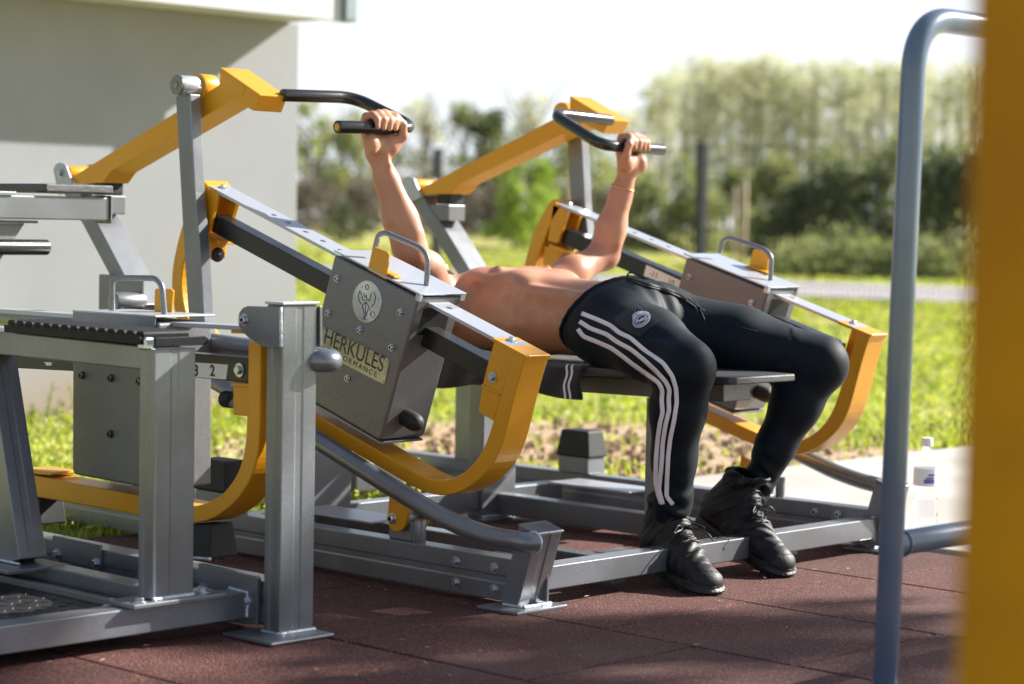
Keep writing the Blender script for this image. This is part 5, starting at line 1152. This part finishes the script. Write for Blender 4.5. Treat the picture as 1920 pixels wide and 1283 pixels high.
# open waist: cut by a plane leaning like the waistband
wn_ = np.array([-.90, .10, -.10]); wn_ = np.array([-.80, 0., .60]); wn_ /= np.linalg.norm(wn_); wp = np.array([-3.805, 4.325, .665])
f.cut(lambda X, Y, Z: (X-wp[0])*wn_[0]+(Y-wp[1])*wn_[1]+(Z-wp[2])*wn_[2])
V, Q = f.nets(); V = relax(V, Q, 5, .5); nm = vnormals(V, Q)
x, y, z = V[:, 0], V[:, 1], V[:, 2]
def along(a, b): d = np.array(b-a); t = ((V-np.array(a))@d)/(d@d); return t, np.linalg.norm(V-np.array(a)-t[:, None]*d, axis=1)
disp = .0012*np.sin(x*31+2*np.sin(y*23)+z*17)
for kn, an in ((kneen, ankn), (kneef, ankf)):
    t, r = along(kn, an); mk = (r < .11)
    lo = np.clip((t-.60)/.3, 0, 1)*mk*(t < 1.25); disp += lo*(.0034+.004*np.clip((t-.8)/.15, 0, 1))*np.sin(t*56+1.4*np.sin(x*45+y*35))*(.5+.5*np.sin(y*55+x*38+t*4))
    bk = np.exp(-((t-.02)/.16)**2)*mk*np.clip((-(x-kn.x)-.015)/.05, 0, 1); disp += bk*.0065*np.sin(t*52+1.2*np.sin(y*50))
hp_ = np.exp(-(((x+3.70)/.09)**2+((z-.70)/.07)**2)); cr_ = np.exp(-(((x+3.63)/.07)**2+((y-4.325)/.06)**2+((z-.68)/.06)**2)); disp += cr_*.004*np.sin(y*110+x*40)
disp += hp_*.0014*np.sin((x*.6+z*.8+y*.3)*75+2*np.sin(y*14))
V = V+nm*disp[:, None]
trs = npmesh('trousers', V, Q, M_TROUSER, person, smooth=True)
bv = BVHTree.FromPolygons([Vector(v) for v in V], [list(q) for q in Q]); del f
# waistband ridge
pts = []
for k in range(72):
    a = k*2*math.pi/72; 
    e1 = Vector((0, 1, 0)); nv = Vector([float(q) for q in wn_]); e2 = nv.cross(e1).normalized(); d = e1*math.cos(a)+e2*math.sin(a); c = Vector((-3.835, 4.325, .633)); c = c-nv*((c-Vector([float(q) for q in wp])).dot(nv))-nv*.012
    h = bv.ray_cast(c+d*.3, -d)
    if h[0]: pts.append(h[0]+d*.0005)
if len(pts) > 10:
    pts.append(pts[0]); tube('waistband', pts, .006, M_TROUSER, trs, seg=8, cap=False, rr=[.0058+.0014*(k % 2) for k in range(len(pts))])
# stripes, sewn onto the cloth: follow its surface
def onto(px, py, off): 
    h = bv.ray_cast(CAM, ray(px, py).normalized())
    return (h[0]+h[1]*off*(1 if h[1].dot(ray(px, py)) < 0 else -1), h[1]) if h[0] else None
def stripe(pts, wpx, off=.0012):
    P = [Vector(p) for p in pts]; S = []
    for a, b in zip(P, P[1:]):
        n = max(2, int((b-a).length/3)); S += [a.lerp(b, k/n) for k in range(n)]
    S.append(P[-1])
    for _ in range(3): S = [S[0]]+[(S[i-1]+S[i]*2+S[i+1])/4 for i in range(1, len(S)-1)]+[S[-1]]
    VV = []; FF = []; prev = None
    for i, p in enumerate(S):
        t = (S[min(i+1, len(S)-1)]-S[max(i-1, 0)]).normalized(); nn = Vector((-t.y, t.x)); row = []
        for s in (-1, -.4, .4, 1):
            q = p+nn*(s*wpx/2); h = onto(q.x, q.y, off)
            if h is None: row = None; break
            row.append(h[0])
        if row and prev is not None and (row[0]-VV[-4]).length < .03:
            b0 = len(VV); VV += row; FF += [[b0-4+k, b0-3+k, b0+1+k, b0+k] for k in range(3)]
        elif row: VV += row
        prev = row if row else None
        if not row: prev = None
    if FF:
        o = mesh('stripe', VV, FF, M_STRIPE, trs, smooth=True, recalc=False); md = o.modifiers.new('s', 'SOLIDIFY'); md.thickness = .0008; md.offset = 0
S1 = [(1091, 588), (1122, 600), (1146, 611), (1161, 624), (1182, 633.5), (1208, 656), (1244, 681), (1261, 705), (1268, 729), (1269, 755), (1264, 788), (1257, 822), (1253, 856), (1251, 899), (1250, 931), (1262, 946)]
S2 = [(1087, 603), (1107, 616), (1138, 627), (1157, 641), (1185, 656), (1208, 675), (1230, 695), (1249, 716), (1256, 731), (1254, 748), (1255, 769), (1248, 798), (1243, 832), (1241, 868), (1238, 899), (1236, 919), (1243, 946)]
S3 = [(1084, 617), (1094, 631), (1122, 642), (1147, 653), (1169, 669), (1184, 681), (1215, 703), (1236, 718), (1243, 733), (1241, 750), (1243, 774), (1238, 793), (1234, 822), (1231, 856), (1230, 882), (1230, 905), (1234, 925), (1240, 944)]
for s_ in (S1, S2, S3): stripe(s_, 8.)
# pocket patch and woven crest
def decal(name, poly, m, off, closed=True, wid=None):
    if wid:
        VV = []; FF = []; n = len(poly)
        for i in range(n):
            p = Vector(poly[i]); a = Vector(poly[i-1 if closed or i else i]); b = Vector(poly[(i+1) % n] if closed or i < n-1 else poly[i]); t = (b-a).normalized(); nn = Vector((-t.y, t.x))*wid/2
            for q in (p-nn, p+nn):
                h = onto(q.x, q.y, off); 
                if h is None: return
                VV.append(h[0])
        FF = [[2*i, 2*i+1, (2*i+3) % (2*n), (2*i+2) % (2*n)] for i in range(n if closed else n-1)]
    else:
        c = sum((Vector(p) for p in poly), Vector((0, 0)))/len(poly); VV = []; 
        rings = (0, .35, .7, 1.)
        for r in rings:
            for p in poly:
                q = c.lerp(Vector(p), r); h = onto(q.x, q.y, off)
                if h is None: return
                VV.append(h[0])
        n = len(poly); FF = [[k*n+i, k*n+(i+1) % n, (k+1)*n+(i+1) % n, (k+1)*n+i] for k in range(3) for i in range(n)]
    o = mesh(name, VV, FF, m, trs, smooth=False, recalc=False); md = o.modifiers.new('s', 'SOLIDIFY'); md.thickness = .0005; md.offset = 0
pk = [(1192, 566)]; M_PATCH = mat('pocket_cloth', (.005, .008, .011), .6, 0., bump=.2, bscale=700)
def dense(P, n=8): 
    out = []
    for i in range(len(P)): a, b = Vector(P[i]), Vector(P[(i+1) % len(P)]); out += [tuple(a.lerp(b, k/n)) for k in range(n)]
    return out
decal('pocket', dense([(1193, 566), (1228, 590), (1239, 601), (1200, 632), (1180, 624), (1150, 600)]), M_PATCH, .0010)
M_CREST = mat('crest_thread', (.62, .66, .74), .6)
def ell_(cx, cy, a, b, rot, n=28): return [(cx+a*math.cos(t)*math.cos(rot)-b*math.sin(t)*math.sin(rot), cy+a*math.cos(t)*math.sin(rot)+b*math.sin(t)*math.cos(rot)) for t in np.linspace(0, 2*math.pi, n+1)[:-1]]
cxx, cyy, rot = 1203.2, 600.5, math.radians(-38)
decal('crest_ring', ell_(cxx, cyy, 17.5, 11.5, rot), M_CREST, .0022, True, 1.5); decal('crest_ring', ell_(cxx, cyy, 14.6, 9.0, rot), M_CREST, .0022, True, 1.1); decal('crest_ring', ell_(cxx, cyy, 11.6, 6.6, rot), M_CREST, .0022, True, 1.1)
for P in ([(1194, 606), (1197, 600), (1199, 606)], [(1200, 604), (1204, 597), (1205, 602), (1200, 604)], [(1206, 602), (1209, 595), (1212, 599), (1208, 601)], [(1195, 604), (1203, 601), (1211, 595)]): decal('crest_letter', P, M_CREST, .0024, False, 1.7)
for P in ([(1189, 599), (1187, 594), (1190, 590)], [(1190, 597), (1191, 590), (1194, 587)], [(1193, 594), (1196, 588), (1199, 585)], [(1197, 591), (1202, 586), (1205, 585)], [(1187, 600), (1192, 595), (1198, 590), (1206, 587)]): decal('crest_crown', P, M_CREST, .0024, False, 1.8)
# seams and drawstring
def surfline(name, px, off, r, m, lift=None):
    P = []
    pts = [Vector(p) for p in px]; S = []
    for a, b in zip(pts, pts[1:]):
        n = max(2, int((b-a).length/5)); S += [a.lerp(b, k/n) for k in range(n)]
    S.append(pts[-1])
    for _ in range(2): S = [S[0]]+[(S[i-1]+S[i]*2+S[i+1])/4 for i in range(1, len(S)-1)]+[S[-1]]
    for i, p in enumerate(S):
        h = onto(p.x, p.y, off+(lift*math.sin(math.pi*i/len(S)) if lift else 0))
        if h: P.append(h[0])
    if len(P) > 3: tube(name, P, r, m, trs, seg=7)
surfline('drawstring', [(1176, 524), (1190, 532), (1216, 540), (1250, 548), (1275, 560), (1295, 572), (1304, 578)], .003, .0022, M_LACE)
surfline('drawstring', [(1180, 524), (1200, 530), (1235, 540), (1262, 549), (1290, 562), (1308, 577), (1320, 585)], .004, .0022, M_LACE)
surfline('drawstring', [(1182, 527), (1215, 538), (1244, 545), (1270, 553), (1287, 565)], .006, .0024, M_LACE)
a0_ = onto(1183, 526, .002)
if a0_:
    c = a0_[0]; tube('drawstring_loop', [c+Vector((-.012, 0, -.004)), c+Vector((-.012, -.004, .012)), c+Vector((.004, -.006, .020)), c+Vector((.022, 0, .012)), c+Vector((.045, .004, .002))], .0021, M_LACE, trs, rad=.01, seg=7)
    tube('drawstring_loop', [c+Vector((-.006, -.01, -.004)), c+Vector((0, -.012, .018)), c+Vector((.018, -.01, .024)), c+Vector((.04, -.006, .010)), c+Vector((.06, 0, .002))], .0018, M_LACE, trs, rad=.01, seg=7)
surfline('seam', [(1300, 560), (1318, 590), (1325, 612), (1322, 630)], .0003, .0010, M_PATCH); surfline('seam', [(1327, 602), (1370, 608), (1420, 622)], .0003, .0009, M_PATCH)

# ---- shoes: one field in shoe coordinates (x to the toe, z up), then placed twice
f = Field((-.12, -.075, -.01), (.24, .075, .21), .0034)
K = 130.
f.cap((-.045, 0, .055), (.09, 0, .045), .043, .040, K); f.cap((.09, -.004, .040), (.170, -.006, .030), .043, .033, K); f.ell((.185, -.004, .030), (.034, .036, .026), K)
f.cap((-.050, 0, .075), (-.040, 0, .150), .040, .040, K); f.cap((-.02, 0, .075), (.055, 0, .060), .040, .036, K); f.cap((-.03, 0, .12), (.015, 0, .10), .038, .034, K)
f.flush(K)
f.cap((-.055, -.036, .158), (-.02, -.040, .156), .008, .008, 200); f.cap((-.055, .036, .158), (-.02, .040, .156), .008, .008, 200); f.cap((-.085, -.012, .160), (-.085, .012, .160), .009, .009, 200); f.flush(200., .02)
f.cut(lambda X, Y, Z: .016-Z+0*X+0*Y)
f.cut(lambda X, Y, Z: .0-(np.sqrt(((X+.042)/.030)**2+(Y/.029)**2)-1)*.03-np.maximum(.13-Z, 0)*3)
V, Q = f.nets(); V = relax(V, Q, 1, .4); nm = vnormals(V, Q); x, y, z = V.T
V = V+nm*(.0018*np.exp(-((x-.11)/.04)**2)*np.sin(x*210+6*np.sin(y*30))*(z > .045)+.0012*np.sin(z*90)*np.exp(-((x+.01)/.06)**2)*np.sin(x*60)+.0010*np.sign(np.sin((x-z*.6)*75)))[:, None]
shv, shq = V, Q
f = Field((-.12, -.075, -.01), (.24, .075, .05), .0034)
f.cap((-.050, 0, .012), (.06, -.002, .012), .043, .041, 150); f.cap((.06, -.002, .012), (.165, -.006, .012), .042, .044, 150); f.ell((.182, -.005, .014), (.042, .041, .02), 150); f.flush(150.)
f.cut(lambda X, Y, Z: -Z+0*X+0*Y); f.cut(lambda X, Y, Z: Z-.026-.012*np.exp(-((X-.2)/.03)**2)-.006*np.exp(-((X+.08)/.03)**2)+0*Y)
sov, soq = f.nets(); sov = sov.copy(); sov[:, 2] += np.where((sov[:, 2] < .004), .0025*(np.sin(sov[:, 0]*420) > 0), 0); sov[:, :2] *= 1+.018*(np.sin(sov[:, 2:3]*500) > 0)
bs = BVHTree.FromPolygons([Vector(v) for v in shv], [list(q) for q in shq])
def lace_pts():
    out = []
    rows = [(.112, .020), (.094, .022), (.076, .023), (.057, .024), (.038, .025), (.020, .026), (.006, .028)]
    for i, (xx, ww) in enumerate(rows):
        L_ = []
        for s in np.linspace(-1, 1, 9):
            o = Vector((xx+.012, 0, .22)); d = Vector((-.0, s*ww, -.14)).normalized(); h = bs.ray_cast(Vector((xx+.02, s*ww, .26)), Vector((-.25, 0, -1)).normalized())
            if h[0]: L_.append(h[0]+h[1]*.0022+Vector((0, 0, .0012*(1-s*s))))
        if len(L_) > 4: out.append(L_)
    return out
LC = lace_pts()
def shoe(heel, toe, yaw_z, pitch, roll=0., rev=1, sc=1.12, lean=.25):
    heel = Vector(heel); M = Matrix.Rotation(yaw_z, 4, 'Z') @ Matrix.Rotation(pitch, 4, 'Y') @ Matrix.Rotation(roll, 4, 'X') @ Matrix.Scale(sc, 4)
    def X(v): v = Vector((v[0]+.09+lean*max(v[2]-.055, 0), v[1]*rev, v[2])); return heel+(M @ v)
    Mn = np.array(M)[:3, :3]
    def XA(A): A = A.copy(); A[:, 0] += .09+lean*np.maximum(A[:, 2]-.055, 0); A[:, 1] *= rev; return A@Mn.T+np.array(heel)
    o = npmesh('shoe', XA(shv), shq if rev > 0 else shq[:, ::-1], M_SHOE, person, smooth=True)
    npmesh('sole', XA(sov), soq if rev > 0 else soq[:, ::-1], M_SOLE, o, smooth=False)
    for l in LC: tube('lace', [X(p) for p in l], .0019, M_LACE, o, seg=6)
    for l, l2 in zip(LC, LC[1:]):
        tube('lace', [X(l[0]), X((l[0]+l2[-1])/2+Vector((0, 0, .004))), X(l2[-1])], .0017, M_LACE, o, seg=6); tube('lace', [X(l[-1]), X((l[-1]+l2[0])/2+Vector((0, 0, .004))), X(l2[0])], .0017, M_LACE, o, seg=6)
    c = Vector((.045, 0, .112))
    tube('lace_bow', [X(c), X(c+Vector((.012, .022, .014))), X(c+Vector((.030, .040, .006))), X(c+Vector((.020, .018, .0))), X(c)], .0019, M_LACE, o, rad=.01, seg=6)
    tube('lace_bow', [X(c), X(c+Vector((.014, -.022, .014))), X(c+Vector((.028, -.040, -.004))), X(c+Vector((.020, -.018, .0))), X(c)], .0019, M_LACE, o, rad=.01, seg=6)
    tube('lace_end', [X(c), X(c+Vector((.035, .015, .010))), X(c+Vector((.060, .032, .002))), X(c+Vector((.068, .040, -.012)))], .0017, M_LACE, o, rad=.01, seg=6)
    tube('lace_end', [X(c), X(c+Vector((.015, -.025, -.004))), X(c+Vector((.020, -.036, -.030)))], .0017, M_LACE, o, rad=.01, seg=6)
    # tongue
    tg = [(-.004, .150, .024), (.010, .170, .022), (.016, .186, .016)]; VV = []; 
    for k, (xx, zz, ww) in enumerate(tg):
        for s in (-1, 0, 1): VV.append(X((xx+.006*(1-s*s), s*ww, zz)))
    q = mesh('tongue', VV, [[a+i, a+i+1, a+i+4, a+i+3] for a in (0, 3) for i in (0, 1)], M_SHOE, o, smooth=True); md = q.modifiers.new('s', 'SOLIDIFY'); md.thickness = .006
shoe((-3.563, 4.214, .040), None, math.atan2(-.10, .25), math.radians(8), 0., 1)
shoe((-3.622, 4.504, .105), None, math.atan2(-.06, .30), math.radians(19), math.radians(0), -1, lean=.5)

# ================================================================== TOWEL, BOTTLE, TUBE FRAME, POST
# towel over the near edge of the pad
na, nb = 60, 26; V = []; x0, x1 = -4.33, -3.745
for i in range(na):
    t = i/(na-1); x = x0+(x1-x0)*t
    ye = 4.325-np.interp(x, [-4.62, -4.45, -4.2, -3.9, -3.6], [.17, .19, .19, .17, .14])
    for j in range(nb):
        s = j/(nb-1)*.24
        if s < .14: y, z = ye+.14-s-.006, .5195
        else: a = min((s-.14)/.014, 1)*math.pi/2; y, z = ye-.006-.008*math.sin(a), .5195-.008*(1-math.cos(a))-max(0, s-.154)*(.80+.14*math.sin(t*7+1))
        wv = .0035*math.sin(t*34+j*.3)+.003*math.sin(t*13+1.7); V.append(Vector((x+.004*math.sin(j*.9+t*5), y-(wv+.004 if s > .15 else 0), z+(.0012*math.sin(t*40+j) if s < .14 else .002*math.sin(t*21)))))
Fc = [[i*nb+j, i*nb+j+1, (i+1)*nb+j+1, (i+1)*nb+j] for i in range(na-1) for j in range(nb-1)]
tw = mesh('towel', V, Fc, M_TOWEL, smooth=True); tag(tw, 'charcoal towel with two thin white stripes hanging over the bench edge', 'towel'); md = tw.modifiers.new('s', 'SOLIDIFY'); md.thickness = .005; md.offset = -1
for t0 in (.915, .945):
    i = t0*(na-1); i0 = int(i); fr_ = i-i0; VV = []
    for j in range(nb):
        for dd_ in (-.0035, .0035): p = V[i0*nb+j].lerp(V[(i0+1)*nb+j], fr_); VV.append(p+Vector((dd_, -.0012 if j > 14 else 0, .0012 if j < 17 else 0)))
    q = mesh('towel_stripe', VV, [[2*j, 2*j+1, 2*j+3, 2*j+2] for j in range(nb-1)], M_STRIPE, tw, recalc=False); md = q.modifiers.new('s', 'SOLIDIFY'); md.thickness = .001
# bottle on the concrete slab
mg = bpy.data.materials.new('clear_plastic'); mg.use_nodes = True; b = mg.node_tree.nodes['Principled BSDF']; b.inputs['Transmission Weight'].default_value = 1; b.inputs['Roughness'].default_value = .06; b.inputs['IOR'].default_value = 1.06; b.inputs['Base Color'].default_value = (.96, .98, 1, 1)
mwt = bpy.data.materials.new('water'); mwt.use_nodes = True; b = mwt.node_tree.nodes['Principled BSDF']; b.inputs['Transmission Weight'].default_value = 1; b.inputs['Roughness'].default_value = .02; b.inputs['IOR'].default_value = 1.12; b.inputs['Base Color'].default_value = (.97, .95, .98, 1)
bq = PZ(1733, 1008, .012); bt_ = thing('water_bottle', 'clear plastic water bottle, half empty, standing on the pale concrete behind the blue tube', 'bottle', bq)
def lat_obj(name, prof, m, parent, seg=28): 
    me = lathe_mesh(name, prof, m, seg); o = bpy.data.objects.new(name, me); _place(o, bq, parent); return o
sc_ = .92
lat_obj('bottle_body', [(.030*sc_, .0), (.0385*sc_, .006), (.0385*sc_, .05), (.0365*sc_, .056), (.0385*sc_, .062), (.0385*sc_, .10), (.037*sc_, .105), (.0385*sc_, .112), (.0385*sc_, .190), (.033*sc_, .215), (.020*sc_, .240), (.0145*sc_, .250), (.0145*sc_, .262)], mg, bt_)
lat_obj('water', [(.028*sc_, .003), (.0372*sc_, .009), (.0372*sc_, .048), (.035*sc_, .056), (.0372*sc_, .064), (.0372*sc_, .112)], mwt, bt_)
lat_obj('label', [(.0389*sc_, .150), (.0391*sc_, .150), (.0391*sc_, .200), (.0389*sc_, .200)], mat('white_label', (.78, .78, .80), .5), bt_)
lat_obj('cap', [(.0165, .262), (.0168, .264), (.0168, .282), (.0155, .285)], mat('white_cap', (.8, .8, .8), .4), bt_)
mbl = mat('blue_label_print', (.12, .14, .42), .5)
for z0, z1, a0, a1 in ((.158, .170, -.7, .15), (.171, .176, -.5, .1), (.179, .185, -.35, .15)):
    VV = []; base_a = math.atan2(-CF.y, -CF.x)+.35
    for k in range(9):
        a = base_a+a0+(a1-a0)*k/8
        for z in (z0, z1): VV.append(bq+Vector((math.cos(a)*.0396*sc_, math.sin(a)*.0396*sc_, z)))
    mesh('label_print', VV, [[2*k, 2*k+1, 2*k+3, 2*k+2] for k in range(8)], mbl, bt_, recalc=False)
# blue-grey hoop frame on the right
hb0 = PD(1690, 1020, 4.1); hx, hy = hb0.x, hb0.y; ztp = PD(1790, 42, 4.15).z
fr_ = thing('tube_frame', 'tall blue-grey bent tube frame with a low crossbar at the right', 'exercise frame', (hx, hy, 0))
tube('hoop_tube', [(hx-.008, hy-.030, 0), (hx-.004, hy+.004, ztp-.0), (hx-.004, hy+1.25, ztp+.004), (hx-.004, hy+1.25, 0)], .0232, M_TUBEBLUE, fr_, rad=[.11, .11], seg=28, n=14)
tube('low_crossbar', [(hx-.008, hy-.0225, hb0.z), (hx-.0, hy+1.25, hb0.z)], .0235, M_TUBEBLUE, fr_, seg=24)
tube('weld_seam', [Vector((hx-.006, hy+.010, hb0.z))+Vector((math.cos(t)*.024, 0, math.sin(t)*.024)) for t in np.linspace(0, 6.28, 24)], .0028, M_TUBEBLUE, fr_, seg=6, cap=False)
for yy in (0, 1.25): box('foot_plate', (hx-.06, hx+.07), (hy+yy-.07, hy+yy+.06), (0, .008), M_TUBEBLUE, fr_, bevel=.002)
# yellow post close to the lens
yp = PD(1806, 430, 1.42); c0 = Vector((yp.x, yp.y, 0)); ps = thing('yellow_post', 'out of focus thick yellow square post filling the right edge', 'post', c0)
V = [c0+Vector((a*.11, b*.15, z)) for z in (.008, 2.3) for a, b in ((-.0, -.0), (1, 0), (1, 1), (0, 1))]
mesh('post_tube', V, prismfaces(4), M_YELLOW, ps, bevel=.008, seg=3); box('foot_plate', (c0.x-.05, c0.x+.16), (c0.y-.05, c0.y+.2), (0, .008), M_YELLOW, ps)
box('post_cap', (c0.x-.002, c0.x+.112), (c0.y-.002, c0.y+.152), (2.3, 2.306), M_YELLOW, ps)
